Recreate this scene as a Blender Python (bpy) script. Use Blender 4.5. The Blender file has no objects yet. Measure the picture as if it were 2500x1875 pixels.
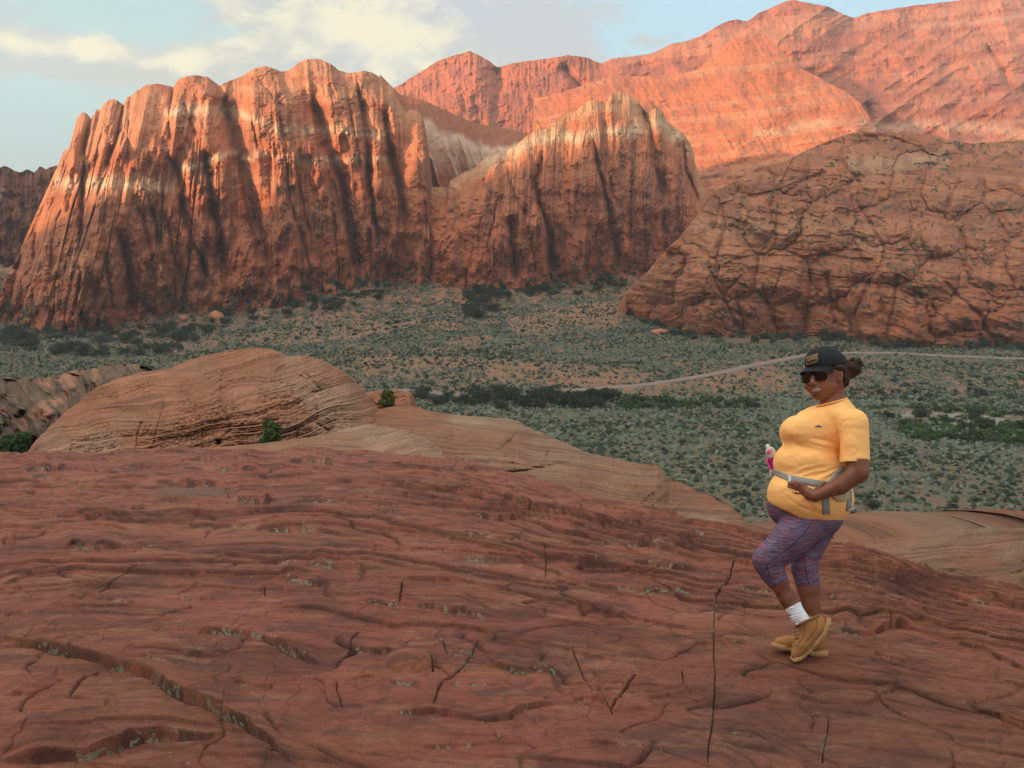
import bpy, math
RES = 1.0                                               # mesh density
import numpy as np
from mathutils import Vector
from mathutils.bvhtree import BVHTree

# ---------------------------------------------------------------- scene, camera, sky, sun
scene = bpy.context.scene
FQ, QX0, QY0, QH = 2080.0, 1250.0, 937.5, 600.0       # focal length, centre and horizon on a 2500 x 1875 frame
PITCH = math.atan((QY0 - QH) / FQ)
cam_data = bpy.data.cameras.new('camera')
cam = bpy.data.objects.new('camera', cam_data)
scene.collection.objects.link(cam)
scene.camera = cam
cam_data.sensor_width = 36.0
cam_data.lens = 36.0 * FQ / 2500.0
cam_data.clip_start = 0.1
cam_data.clip_end = 30000.0
cam.location = (0, 0, 0)
cam.rotation_euler = (math.pi / 2 - PITCH, 0, 0)

SUN_EL = math.radians(7.0)
SUN_AZ = math.atan2(-0.76, -0.65)                      # direction to the sun: from the left and behind the camera
to_sun = Vector((math.sin(SUN_AZ) * math.cos(SUN_EL), math.cos(SUN_AZ) * math.cos(SUN_EL), math.sin(SUN_EL)))
sun_data = bpy.data.lights.new('sun', 'SUN')
sun = bpy.data.objects.new('sun', sun_data)
scene.collection.objects.link(sun)
sun_data.energy = 5.0
sun_data.angle = math.radians(1.2)
sun_data.color = (1.0, 0.61, 0.36)
sun.rotation_euler = to_sun.to_track_quat('Z', 'Y').to_euler()

scene.view_settings.view_transform = 'Standard'
scene.view_settings.look = 'None'
scene.view_settings.exposure = 0.95
scene.view_settings.gamma = 1.0

class NT:
    """small helper for node trees"""
    def __init__(s, tree):
        s.t = tree
    def n(s, typ, **kw):
        nd = s.t.nodes.new(typ)
        for k, v in kw.items():
            if k.startswith('in_'):
                nd.inputs[int(k[3:]) if k[3:].isdigit() else k[3:].replace('_', ' ')].default_value = v
            else:
                setattr(nd, k, v)
        return nd
    def l(s, a, b):
        s.t.links.new(a, b)
    def put(s, sock, v):
        if hasattr(v, 'links') or isinstance(v, bpy.types.NodeSocket):
            s.l(v, sock)
        else:
            sock.default_value = v
    def m(s, op, a, b=0.0, c=None, clamp=False):
        nd = s.t.nodes.new('ShaderNodeMath'); nd.operation = op; nd.use_clamp = clamp
        s.put(nd.inputs[0], a); s.put(nd.inputs[1], b)
        if c is not None: s.put(nd.inputs[2], c)
        return nd.outputs[0]
    def mix(s, f, a, b, blend='MIX'):
        nd = s.t.nodes.new('ShaderNodeMix'); nd.data_type = 'RGBA'; nd.blend_type = blend
        s.put(nd.inputs[0], f)
        for sock, v in ((nd.inputs[6], a), (nd.inputs[7], b)):
            s.put(sock, v if isinstance(v, bpy.types.NodeSocket) else (v[0], v[1], v[2], 1.0))
        return nd.outputs[2]
    def ramp(s, f, stops):
        nd = s.t.nodes.new('ShaderNodeMapRange'); nd.interpolation_type = 'SMOOTHSTEP'
        s.put(nd.inputs[0], f); nd.inputs[1].default_value = stops[0]; nd.inputs[2].default_value = stops[1]
        nd.inputs[3].default_value = stops[2] if len(stops) > 2 else 0.0
        nd.inputs[4].default_value = stops[3] if len(stops) > 2 else 1.0
        return nd.outputs[0]
    def noise(s, vec, scale, detail=4.0, rough=0.55, dist=0.0):
        nd = s.t.nodes.new('ShaderNodeTexNoise')
        nd.inputs['Scale'].default_value = scale; nd.inputs['Detail'].default_value = detail
        nd.inputs['Roughness'].default_value = rough; nd.inputs['Distortion'].default_value = dist
        s.l(vec, nd.inputs['Vector'])
        return nd.outputs['Fac']
    def mapping(s, vec, scale=(1, 1, 1), rot=(0, 0, 0), loc=(0, 0, 0)):
        nd = s.t.nodes.new('ShaderNodeMapping')
        nd.inputs['Scale'].default_value = scale; nd.inputs['Rotation'].default_value = rot; nd.inputs['Location'].default_value = loc
        s.l(vec, nd.inputs['Vector'])
        return nd.outputs[0]

world = bpy.data.worlds.new('World')
scene.world = world
world.use_nodes = True
W = NT(world.node_tree)
world.node_tree.nodes.clear()
def build_sky():
    out = W.n('ShaderNodeOutputWorld'); bg = W.n('ShaderNodeBackground')
    W.l(bg.outputs[0], out.inputs[0])
    sky = W.n('ShaderNodeTexSky', sky_type='NISHITA', sun_disc=False)
    sky.sun_elevation = SUN_EL; sky.sun_rotation = SUN_AZ
    sky.air_density = 1.3; sky.dust_density = 1.5; sky.ozone_density = 1.5
    tc = W.n('ShaderNodeTexCoord')
    sep = W.n('ShaderNodeSeparateXYZ'); W.l(tc.outputs['Generated'], sep.inputs[0])
    x, y, z = sep.outputs
    R2D = 180 / math.pi
    az = W.m('MULTIPLY', W.m('ARCTAN2', x, y), R2D)
    el = W.m('MULTIPLY', W.m('ARCSINE', z), R2D)
    # cloud texture on (azimuth, elevation) in degrees, stretched along the horizon
    cmb = W.n('ShaderNodeCombineXYZ'); W.l(az, cmb.inputs[0]); W.l(el, cmb.inputs[1])
    v = cmb.outputs[0]
    n1 = W.noise(W.mapping(v, (0.14, 0.30, 1)), 1.0, 8, 0.62, 0.3)
    n2 = W.noise(W.mapping(v, (0.34, 0.60, 1), loc=(7, 3, 0)), 1.0, 8, 0.58, 0.25)
    n3 = W.noise(W.mapping(v, (0.035, 0.1, 1), loc=(3, 9, 0)), 1.0, 5, 0.55)
    def blob(a0, e0, sa, se, amp):
        da = W.m('DIVIDE', W.m('SUBTRACT', az, a0), sa); de = W.m('DIVIDE', W.m('SUBTRACT', el, e0), se)
        r = W.m('ADD', W.m('MULTIPLY', da, da), W.m('MULTIPLY', de, de))
        return W.m('MULTIPLY', W.m('EXPONENT', W.m('MULTIPLY', r, -1.0)), amp)
    cov = None
    for b in CLOUDS:
        c = blob(*b); cov = c if cov is None else W.m('ADD', cov, c)
    cov = W.m('ADD', cov, W.m('MULTIPLY', W.ramp(el, (19, 30)), 0.50))
    cov = W.m('ADD', cov, W.m('MULTIPLY', W.m('SUBTRACT', n1, 0.5), 1.9))
    mask = W.ramp(cov, (0.26, 0.62))
    lit = None
    for b in CLOUD_LIT:
        c = blob(*b); lit = c if lit is None else W.m('ADD', lit, c)
    lit = W.m('ADD', W.m('ADD', lit, 0.08), W.m('MULTIPLY', W.m('SUBTRACT', n2, 0.5), 2.9))
    litm = W.ramp(lit, (0.22, 1.05))
    base = W.mix(0.5, sky.outputs[0], sky.outputs[0])
    hs = W.n('ShaderNodeVectorMath', operation='SCALE'); W.l(base, hs.inputs[0]); hs.inputs['Scale'].default_value = 0.10
    clear = hs.outputs[0]
    teal = W.mix(W.ramp(az, (-30, 25)), (0.56, 0.90, 0.90), (0.58, 0.98, 1.20))
    teal = W.mix(W.ramp(el, (0, 10)), (0.50, 0.62, 0.66), teal)
    teal = W.mix(W.ramp(el, (19, 45)), teal, (0.62, 0.68, 0.74))
    clear = W.mix(0.80, clear, teal)
    grey = W.mix(W.ramp(az, (-22, 0)), (0.52, 0.64, 0.68), (0.60, 0.66, 0.78))
    grey = W.mix(W.ramp(n3, (0.35, 0.7)), grey, (0.62, 0.67, 0.60))
    cream = (1.02, 0.97, 0.70)
    ccol = W.mix(litm, grey, cream)
    ccol = W.mix(W.ramp(el, (19, 40)), ccol, (0.95, 0.86, 0.74))
    col = W.mix(W.m('MULTIPLY', mask, 0.92), clear, ccol)
    # sunset glow and high cloud, brightened out of view as added fill light
    up = W.m('ADD', 1.0, W.m('MULTIPLY', W.ramp(el, (20, 50)), 0.72))
    sdot = W.n('ShaderNodeVectorMath', operation='DOT_PRODUCT'); W.l(tc.outputs['Generated'], sdot.inputs[0])
    sdot.inputs[1].default_value = (math.sin(SUN_AZ), math.cos(SUN_AZ), 0.35)
    glow = W.m('MULTIPLY', W.ramp(sdot.outputs['Value'], (0.45, 1.0)), 2.1)
    k = W.m('ADD', up, W.m('MULTIPLY', glow, W.ramp(el, (0, 12))))
    fin = W.n('ShaderNodeVectorMath', operation='SCALE'); W.l(col, fin.inputs[0]); W.l(k, fin.inputs['Scale']); col = fin.outputs[0]
    W.l(col, bg.inputs[0]); bg.inputs[1].default_value = 0.50
# (azimuth, elevation, half widths, weight)
CLOUDS = [(-27, 10.4, 8, 1.7, .75), (-16, 10.2, 8, 1.6, .70), (-12, 14, 8, 2.6, .55), (-7, 12.0, 8, 3.6, .75), (0, 12.5, 7, 4.5, .85), (-30, 13.4, 5, .8, .35),
          (1.5, 9, 5, 2.5, .5), (-32, 4.6, 7, .7, .45), (-28, 1.2, 10, 2.4, .55), (8.8, 12.6, 2.2, .35, .40), (-17, 14.4, 3, .9, .3), (8.2, 10.6, 1.6, .5, .35)]
CLOUD_LIT = [(-29.5, 11.0, 2.8, .8, .8), (-25.2, 11.2, 1.7, 1.0, .8), (-20.2, 10.8, 2.2, 1.0, .75), (-16, 12.3, 3.4, 1.7, .6), (-10, 14.2, 4.6, 1.8, .75),
             (-7, 12.4, 4.5, 2.8, .65), (-12, 9.6, 3, .6, .35), (-9, 9, 6, 2, .25), (3, 12.5, 3.4, 4.5, -.45), (-26, 9.2, 9, .8, -.5), (-14, 8.8, 6, .8, -.3)]
build_sky()

# ---------------------------------------------------------------- helpers
def v2q(pts):  return [(x * 1.1302, y * 1.1302) for x, y in pts]
def conv(x0, y0, s):
    return lambda pts: [(x0 + x / s, y0 + y / s) for x, y in pts]
c4 = conv(0, 100, 2.212); c5 = conv(900, 100, 2.212); c6 = conv(1500, 0, 1.952)
d1 = conv(0, 650, 3.16); d2 = conv(700, 700, 3.16)
e3 = conv(0, 1400, 3.16); e4 = conv(700, 1400, 3.16); e5 = conv(1400, 1400, 2.011); e6 = conv(0, 1080, 2.212)
f2 = conv(1100, 1200, 1.8433); f8 = conv(0, 1200, 1.8433)

CP, SP = math.cos(PITCH), math.sin(PITCH)
def ray(qx, qy):
    """direction through a point of the frame, scaled so that its y is 1"""
    a = (np.asarray(qx, float) - QX0) / FQ; b = (QY0 - np.asarray(qy, float)) / FQ
    dy = CP + SP * b
    return a / dy, (CP * b - SP) / dy            # x per y, z per y
def project(x, y, z):
    f = CP * y - SP * z; u = SP * y + CP * z
    return QX0 + FQ * x / f, QY0 - FQ * u / f

def _h(ix, iy, seed):
    h = (ix.astype(np.int64) * 374761393 + iy.astype(np.int64) * 668265263 + seed * 1442695041) & 0xffffffff
    h = ((h ^ (h >> 13)) * 1274126177) & 0xffffffff
    return ((h ^ (h >> 16)) & 0xffff) / 65535.0
def vn(x, y, seed=0):
    x, y = np.broadcast_arrays(np.asarray(x, float), np.asarray(y, float))
    ix = np.floor(x); iy = np.floor(y); fx = x - ix; fy = y - iy
    fx = fx * fx * fx * (fx * (fx * 6 - 15) + 10); fy = fy * fy * fy * (fy * (fy * 6 - 15) + 10)
    a = _h(ix, iy, seed); b = _h(ix + 1, iy, seed); c = _h(ix, iy + 1, seed); d = _h(ix + 1, iy + 1, seed)
    return (a + (b - a) * fx) * (1 - fy) + (c + (d - c) * fx) * fy
def fbm(x, y, o=4, seed=0, gain=0.5):
    s = 0; a = 1; t = 0
    for i in range(o):
        s = s + a * vn(x, y, seed + 17 * i); t += a; a *= gain; x = x * 2.03 + 11.7; y = y * 2.03 + 5.3
    return s / t
def ridged(x, y, o=3, seed=0, gain=0.5):
    s = 0; a = 1; t = 0
    for i in range(o):
        s = s + a * (1 - np.abs(2 * vn(x, y, seed + 23 * i) - 1)); t += a; a *= gain; x = x * 2.1 + 3.1; y = y * 2.1 + 7.9
    return s / t
def sst(a, b, x):
    t = np.clip((x - a) / (b - a), 0, 1); return t * t * (3 - 2 * t)
def cells(x, y, seed=0):
    """cellular noise: distance to the border between cells, and a value per cell"""
    ix = np.floor(x); iy = np.floor(y)
    f1 = np.full(x.shape, 9.0); f2_ = np.full(x.shape, 9.0); idv = np.zeros(x.shape)
    for i in (-1, 0, 1):
        for j in (-1, 0, 1):
            cx = ix + i; cy = iy + j
            px = cx + .12 + .76 * _h(cx, cy, seed); py = cy + .12 + .76 * _h(cx, cy, seed + 7)
            d = np.hypot(px - x, py - y); v = _h(cx, cy, seed + 13)
            near = d < f1
            f2_ = np.where(near, f1, np.minimum(f2_, d)); idv = np.where(near, v, idv); f1 = np.where(near, d, f1)
    return f2_ - f1, idv

def polyline_field(X, Y, pts, reach):
    """for the points within reach of the polyline: index, distance, signed side (+ = left of its direction), position 0..1"""
    P = np.array(pts, float)
    sel = np.nonzero((X > P[:, 0].min() - reach) & (X < P[:, 0].max() + reach) & (Y > P[:, 1].min() - reach) & (Y < P[:, 1].max() + reach))[0]
    if len(sel) == 0: return sel, None, None, None
    x = X[sel]; y = Y[sel]
    best = np.full(len(sel), 1e9); side = np.zeros(len(sel)); pos = np.zeros(len(sel))
    seg = np.hypot(*(P[1:] - P[:-1]).T); L = np.concatenate([[0], np.cumsum(seg)]); tot = L[-1]
    for i in range(len(P) - 1):
        ax, ay = P[i]; dx, dy = P[i + 1] - P[i]; l2 = dx * dx + dy * dy
        if l2 == 0: continue
        t = np.clip(((x - ax) * dx + (y - ay) * dy) / l2, 0, 1)
        ex = x - ax - t * dx; ey = y - ay - t * dy
        d = np.hypot(ex, ey); m = d < best
        best[m] = d[m]; side[m] = np.sign(dx * ey - dy * ex)[m]; pos[m] = ((L[i] + t * seg[i]) / tot)[m]
    return sel, best, side, pos

def grid_faces(nr, nc):
    i = np.arange(nr * nc).reshape(nr, nc)
    return np.stack([i[:-1, :-1], i[:-1, 1:], i[1:, 1:], i[1:, :-1]], -1).reshape(-1, 4)

def mesh_obj(name, verts, faces, mat=None, col=None, parent=None, smooth=True, link=True, extra=None):
    """one mesh object from numpy arrays; faces is (n,3) or (n,4), or a list of those"""
    me = bpy.data.meshes.new(name)
    fl = faces if isinstance(faces, list) else [faces]
    fl = [np.asarray(f) for f in fl if len(f)]
    me.vertices.add(len(verts)); me.vertices.foreach_set('co', np.asarray(verts, np.float32).ravel())
    nl = sum(f.size for f in fl); nf = sum(len(f) for f in fl)
    me.loops.add(nl); me.loops.foreach_set('vertex_index', np.concatenate([f.ravel() for f in fl]).astype(np.int32))
    me.polygons.add(nf)
    tot = np.concatenate([np.full(len(f), f.shape[1]) for f in fl])
    me.polygons.foreach_set('loop_start', np.concatenate([[0], np.cumsum(tot)[:-1]]).astype(np.int32))
    me.update(calc_edges=True)
    if smooth: me.polygons.foreach_set('use_smooth', np.ones(nf, bool))
    if col is not None:
        at = me.color_attributes.new('col', 'FLOAT_COLOR', 'POINT')
        c = np.ones((len(verts), 4), np.float32); c[:, :3] = col; at.data.foreach_set('color', c.ravel())
    if extra is not None:
        for k, a in extra.items():
            at = me.attributes.new(k, 'FLOAT', 'POINT'); at.data.foreach_set('value', np.asarray(a, np.float32).ravel())
    if mat: me.materials.append(mat)
    me.update()
    o = bpy.data.objects.new(name, me)
    if link: scene.collection.objects.link(o)
    if parent is not None: o.parent = parent
    return o
def structure(o): o['kind'] = 'structure'; return o
def tag(o, label, cat, group=None, kind=None):
    if label: o['label'] = label
    if cat: o['category'] = cat
    if group: o['group'] = group
    if kind: o['kind'] = kind
    return o

def new_mat(name, rough=0.9, spec=0.2):
    m = bpy.data.materials.new(name); m.use_nodes = True
    t = NT(m.node_tree); p = m.node_tree.nodes['Principled BSDF']
    p.inputs['Roughness'].default_value = rough; p.inputs['Specular IOR Level'].default_value = spec
    return m, t, p
def rock_mat(name, s, bump=0.5, bdist=0.3, var=0.30, streak=(1, 1, 1), spots=None, bump2=None):
    """rock whose own colour is stored per vertex, with grain, stains and small relief of scale s (1/m)"""
    m, t, p = new_mat(name, 0.92, 0.12)
    a = t.n('ShaderNodeVertexColor', layer_name='col'); tc = t.n('ShaderNodeTexCoord'); v = tc.outputs['Object']
    n1 = t.noise(t.mapping(v, streak), s, 7, 0.62); n2 = t.noise(v, s * 7, 6, 0.65); n3 = t.noise(v, s * 40, 4, 0.6)
    k = t.m('ADD', t.m('MULTIPLY', t.m('SUBTRACT', n1, .5), var * 2.4), 1.0)
    k = t.m('MULTIPLY', k, t.m('ADD', t.m('MULTIPLY', t.m('SUBTRACT', n2, .5), var * 1.6), 1.0))
    k = t.m('MULTIPLY', k, t.m('ADD', t.m('MULTIPLY', t.m('SUBTRACT', n3, .5), var), 1.0))
    sc = t.n('ShaderNodeVectorMath', operation='SCALE'); t.l(a.outputs[0], sc.inputs[0]); t.l(k, sc.inputs['Scale'])
    t.l(sc.outputs[0], p.inputs['Base Color'])
    b = t.n('ShaderNodeBump'); b.inputs['Strength'].default_value = bump; b.inputs['Distance'].default_value = bdist
    h = t.m('ADD', n1, t.m('ADD', t.m('MULTIPLY', n2, .5), t.m('MULTIPLY', n3, .2)))
    t.l(h, b.inputs['Height']); t.l(b.outputs[0], p.inputs['Normal'])
    return m
def mixc(a, b, f): return a * (1 - f[:, None]) + np.asarray(b) * f[:, None]
# ---------------------------------------------------------------- the valley floor
TOE_X = np.array([-420, -330, -230, -150, -60, 20, 90, 170, 260, 420])      # where the talus aprons start
TOE_Y = np.array([735, 725, 712, 708, 722, 755, 790, 835, 900, 900])
def zfloor(x, y):
    z = -75 + (0.056 - 0.044 * (1 - sst(-330, -50, x))) * np.maximum(0, y - 430) + 3.0 * (fbm(x / 160, y / 160, 3, 5) - .5)
    z = z + 7.0 * np.exp(-((x - 70) / 95) ** 2 - ((y - 775) / 55) ** 2)
    z = z + 3.5 * np.exp(-((x + 60) / 80) ** 2 - ((y - 720) / 40) ** 2)
    toe = np.interp(x, TOE_X, TOE_Y)
    ap = np.maximum(0, y - toe) * (1 - sst(170, 260, x))
    z = z + 0.22 * ap * (.55 + .9 * fbm(x / 30, y / 40, 3, 9)) * sst(0, 12, ap + 3) + 11 * (fbm(x / 24, y / 34, 3, 10) - .42) * sst(0, 30, ap) * (1 - sst(60, 140, ap))
    return z
def ray_floor(qx, qy):
    qx = np.atleast_1d(np.asarray(qx, float)); qy = np.atleast_1d(np.asarray(qy, float))
    rx, rz = ray(qx, qy); d = np.full(qx.shape, 1250.0); done = np.zeros(qx.shape, bool)
    for y in np.concatenate([np.arange(120, 600, 3.0), np.arange(600, 1250, 4.0)]):
        hit = (~done) & (rz * y < zfloor(rx * y, np.full(qx.shape, y)))
        d[hit] = y; done |= hit
    return d
M_ROCK_FAR = rock_mat('far_rock', 0.02, 0.8, 6.0, 0.20, (1, 1, 1))
M_CLIFF = rock_mat('cliff_rock', 0.05, 0.9, 2.5, 0.26, (1.6, 1.6, .35))
M_DOME = rock_mat('dome_rock', 0.06, 0.9, 2.0, 0.24, (.8, .8, 1.8))
M_BENCH = rock_mat('bench_rock', 0.45, 0.9, 0.25, 0.22, (.7, .7, 2.4))

def interp_poly(pts, g, n=1):
    P = np.array(pts, float); return [np.interp(g, P[:, 0], P[:, i]) for i in range(1, P.shape[1])]

def loft(name, crest, base, ng, nt, dcrest, dbase, relief, colour, mat, g0=None, g1=None, prof=(0.6, 5.0), tpow=1.0,
         back=(200, 0.8), side=90.0, sub=0.0, finish=None):
    """a massif: columns run from the base line up to the crest line, then over the crest and down behind.
    crest: [(qx,qy)], base: [(g,qx,qy)]; relief(g,t,qx,qy) metres towards the viewer; colour(g,t,qx,qy,z,rel)."""
    C = np.array(crest, float)
    g0 = C[0, 0] if g0 is None else g0; g1 = C[-1, 0] if g1 is None else g1
    ng = int(ng * RES); nt = int(nt * RES); g = np.linspace(g0, g1, ng)
    cy = np.interp(g, C[:, 0], C[:, 1])
    B = np.array(base, float); bx = np.interp(g, B[:, 0], B[:, 1]); by = np.interp(g, B[:, 0], B[:, 2])
    if sub:
        cy = cy + (fbm(g / 9, g * 0, 4, 77) - .5) * sub
    dc = dcrest(g); db = dbase(g, bx, by) if callable(dbase) else np.full(ng, dbase)
    dc = np.maximum(dc, db + 5) if not callable(dc) else dc
    t = np.linspace(0, 1, nt) ** tpow
    G, T = np.meshgrid(g, t); 
    qx = bx[None] + (G - bx[None]) * T; qy = by[None] + (cy[None] - by[None]) * T
    D = db[None] + (dc - db)[None] * (prof[0] * T + (1 - prof[0]) * T ** prof[1])
    sh = G.shape; g_, t_, x_, y_ = G.ravel(), T.ravel(), qx.ravel(), qy.ravel()
    rel = relief(g_, t_, x_, y_); R2 = rel.reshape(sh)
    r0 = R2[:max(2, nt // 40)].mean(0); kk = max(3, ng // 18) | 1; r0 = np.convolve(np.pad(r0, kk // 2, mode='edge'), np.ones(kk) / kk, 'valid')[:ng]
    rel = (R2 - r0[None] * (1 - T) ** 3).ravel()
    d = D.ravel() - rel
    rx, rz = ray(x_, y_)
    X, Y, Z = rx * d, d, rz * d
    col = colour(g_, t_, x_, y_, Z, rel)
    X, Y, Z = (a.reshape(sh) for a in (X, Y, Z)); col = col.reshape(sh + (3,))
    # over the crest and down the far side
    k = np.linspace(0, 1, 14)[1:, None] ** 1.5
    bX = X[-1][None] + 0 * k; bY = Y[-1][None] + k * back[0]; bZ = Z[-1][None] - (k ** 1.6) * back[0] * back[1] - .02 * back[0] * k * (1 + 0 * bX)
    n_ = (fbm(bX / 22, bY / 22, 4, 31) - .5) * 8 * np.minimum(1, k * 4) * (back[0] / 200)
    bZ = bZ + n_ * 0 - np.abs(n_) * .6
    # bottom skirt
    s = np.array([[1.0]])
    if Y[0].mean() < 120:                                # near rocks run on downhill under the slab
        a = np.linspace(1, 0, 13)[:-1, None]; f = 1 - .32 * a
        sX, sY = X[:1] * f, Y[:1] * f
        sZ = Z[:1] * f - a * .20 * Y[:1] - .03 * Y[:1] * a * (.3 + fbm(sX / 3, sY / 3, 4, 35)); ns = 12
    else:
        sX, sY, sZ, ns = X[:1], Y[:1] + 8, Z[:1] - 25, 1
    X = np.vstack([sX, X, bX]); Y = np.vstack([sY, Y, bY]); Z = np.vstack([sZ, Z, bZ])
    cs = np.repeat(col[:1], ns, 0)
    if ns > 1: cs = np.tile(col[:3].mean(axis=(0, 1)), (ns, col.shape[1], 1)) * (.75 + .5 * fbm(sX / 9, sZ / .5, 3, 36))[..., None]
    col = np.concatenate([cs, col, np.repeat(col[-1:], len(k), 0)], 0)
    # ends folded away behind
    if side:
        w = np.linspace(0, 1, 10)[1:]
        def fold(j, sgn):
            return [(X[:, j] + sgn * side * .25 * math.sin(a * 1.5), Y[:, j] + side * a * 1.6, Z[:, j] - side * (1.3 * a + .5 * a * a)) for a in w]
        Lc = fold(0, -0.15)[::-1]; Rc = fold(-1, 0.15)
        X = np.column_stack([c[0] for c in Lc] + [X] + [c[0] for c in Rc])
        Y = np.column_stack([c[1] for c in Lc] + [Y] + [c[1] for c in Rc])
        Z = np.column_stack([c[2] for c in Lc] + [Z] + [c[2] for c in Rc])
        col = np.concatenate([np.repeat(col[:, :1], 9, 1), col, np.repeat(col[:, -1:], 9, 1)], 1)
    V = np.stack([X, Y, Z], -1).reshape(-1, 3)
    o = mesh_obj(name, V, grid_faces(*X.shape), mat, col.reshape(-1, 3))
    return structure(o)

def carve(rel, x, y, items):
    """items: (points, width, depth[, kind]) in frame units; groove pushes back, step sets one side back"""
    for it in items:
        pts, w, dep = it[:3]; kind = it[3] if len(it) > 3 else 'groove'
        reach = w * 3 if kind == 'groove' else it[4] * 3
        jit = (fbm(y / 30, x / 60, 3, 41) - .5) * min(w, 9) * 1.2
        sel, d, s, pos = polyline_field(x + jit, y, pts, reach)
        if len(sel) == 0: continue
        end = sst(0, .16, pos) * (1 - .75 * sst(.88, 1, pos)); end = np.where(d > w * 3, 0, end)
        if kind == 'groove':
            wv = w * (.65 + .7 * vn(pos * 4, pos * 0 + w, 3))
            rel[sel] -= dep * end * np.exp(-(d / (wv * .85)) ** 1.35)
        else:
            L = it[4]; e2 = sst(0, .1, pos) * (1 - sst(.9, 1, pos))
            sd = d * s
            rel[sel] -= dep * e2 * sst(0, w, sd) * np.exp(-np.maximum(sd, 0) / L)
    return rel

ORANGE = np.array([.40, .135, .062]); RED = np.array([.33, .090, .042]); TAN = np.array([.45, .205, .108]); CREAM = np.array([.60, .41, .26])
BROWN = np.array([.22, .088, .052]); VARN = np.array([.115, .062, .048]); PINK = np.array([.47, .20, .13])

# ---- the big ribbed cliff on the left
def terr(f, n):
    """terraces with rounded shoulders"""
    u = f * n; k = np.floor(u); return (k + sst(.0, .45, u - k)) / n
def thin(u, v, per, fv, seed, mask, w=.022):
    """narrow cracks running along v"""
    n = fbm(u / per, v * fv, 3, seed); return np.exp(-((n - .5) / w) ** 2) * mask * sst(.3, .6, vn(u / per / 3, v * fv * 3 + 5, seed + 1))
def rel_left(g, t, x, y):
    lo = 1 - sst(.22, .60, t); cap = 1 - sst(.86, .99, t)
    wig = (fbm(g / 60, t * 2.2, 3, 2) - .5) * 30
    gg = g + wig; rough = sst(.40, .62, fbm(g / 45, t * 5, 3, 19))
    a = ridged(gg / 84, t * .5, 1, 11) * 15
    a += (ridged(gg / 43, t * .9 + 5, 1, 12) ** 1.4) * 8 * (.30 + .70 * cap)
    top = 1 - .85 * sst(.55, .85, t); a += ridged(gg / 17 + 3, t * 1.6, 2, 13) ** 1.5 * 5.0 * (.10 + .90 * cap) * (.30 + .70 * rough) * top
    a += terr(fbm((x + wig) / 42, y / 46, 4, 18), 8) * 20 * (.4 + .6 * rough) + terr(fbm(x / 13, y / 22, 4, 20), 7) * 5 * rough
    a += ridged(gg / 7 + 1.5 * fbm(g / 20, t * 9, 2, 17), t * 6 + 2, 2, 14) * 1.1 * (.15 + .85 * cap) * rough
    a += (fbm(x / 22, y / 18, 5, 15) - .5) * 5
    # broken buttresses at the foot
    a += lo * (terr(fbm(x / 34 + wig / 90, y / 80, 4, 21), 9) * 44 - 20) * .55
    a += lo * (terr(fbm(x / 14, y / 20, 3, 22), 7) * 6)
    a -= thin(gg, t, 11, 1.3, 31, rough * top) * 3.5 + thin(gg + 40, t, 30, .8, 32, 1) * 7 * cap + thin(y + .1 * x, g / 90, 26, 1.0, 33, 1) * 1.0
    return carve(a, x, y, LEFT_CRACKS)
LEFT_CRACKS = [(c4(p), w, d) for p, w, d in [
    ([(492, 410), (455, 600), (440, 1000), (428, 1110)], 6, 18),
    ([(560, 470), (535, 560), (505, 700)], 4, 6),
    ([(668, 345), (650, 480), (600, 600), (560, 700)], 8, 20),
    ([(700, 300), (690, 520), (690, 690)], 4, 5),
    ([(935, 240), (915, 400), (915, 545)], 4, 8),
    ([(985, 330), (1030, 440), (1058, 525)], 6, 7),
    ([(890, 590), (950, 680), (985, 800), (990, 900), (1040, 1080), (1135, 1300)], 9, 24),
    ([(1100, 560), (1130, 800), (1190, 1050), (1240, 1340)], 13, 34),
    ([(1190, 240), (1235, 420), (1300, 600), (1350, 800), (1400, 1000), (1480, 1260)], 22, 46),
    ([(1300, 640), (1340, 900), (1400, 1150)], 8, 12),
    ([(1350, 370), (1395, 590)], 4, 8),
    ([(1490, 340), (1540, 560), (1560, 850), (1640, 1100), (1690, 1300)], 5, 9),
    ([(1380, 180), (1470, 290), (1560, 400)], 8, 6),
    ([(1600, 700), (1650, 950), (1740, 1250)], 6, 8),
    ([(1640, 240), (1720, 400), (1790, 600), (1850, 760), (1900, 1000), (1950, 1300)], 19, 42),
    ([(1925, 190), (1960, 400), (1990, 650), (2010, 850), (2045, 1100)], 9, 28),
    ([(1850, 160), (1880, 330), (1930, 560), (1960, 760)], 4, 6),
    ([(2070, 330), (2100, 560), (2150, 760), (2185, 900), (2200, 1050)], 13, 34),
    ([(1780, 700), (1860, 950), (1930, 1250)], 7, 12),
    ([(780, 790), (830, 950), (870, 1100), (890, 1260)], 6, 8),
    ([(740, 880), (790, 1020), (830, 1200), (852, 1370)], 8, 10),
    ([(620, 990), (680, 1150), (705, 1300), (730, 1470)], 12, 26),
    ([(570, 1150), (595, 1350), (605, 1470)], 8, 10),
    ([(440, 1200), (410, 1400), (455, 1540)], 8, 12),
    ([(240, 860), (200, 1000), (180, 1200)], 7, 9),
    ([(335, 880), (290, 1050), (275, 1260)], 6, 8),
    ([(130, 1000), (100, 1200), (40, 1460)], 8, 10),
    ([(1010, 900), (1080, 1130), (1120, 1290)], 6, 8),
    ([(905, 950), (930, 1150), (1000, 1300)], 6, 8),
]]
def strata_band(x, y, pts, th, wob=8, seed=3):
    P = np.array(pts); c = np.interp(x, P[:, 0], P[:, 1])
    w = (fbm(x / 30, y / 60, 3, seed) - .5) * wob * 2
    return np.exp(-(((y - c + w) / th) ** 2)) * ((x > P[0, 0] - 20) & (x < P[-1, 0] + 20))
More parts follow.
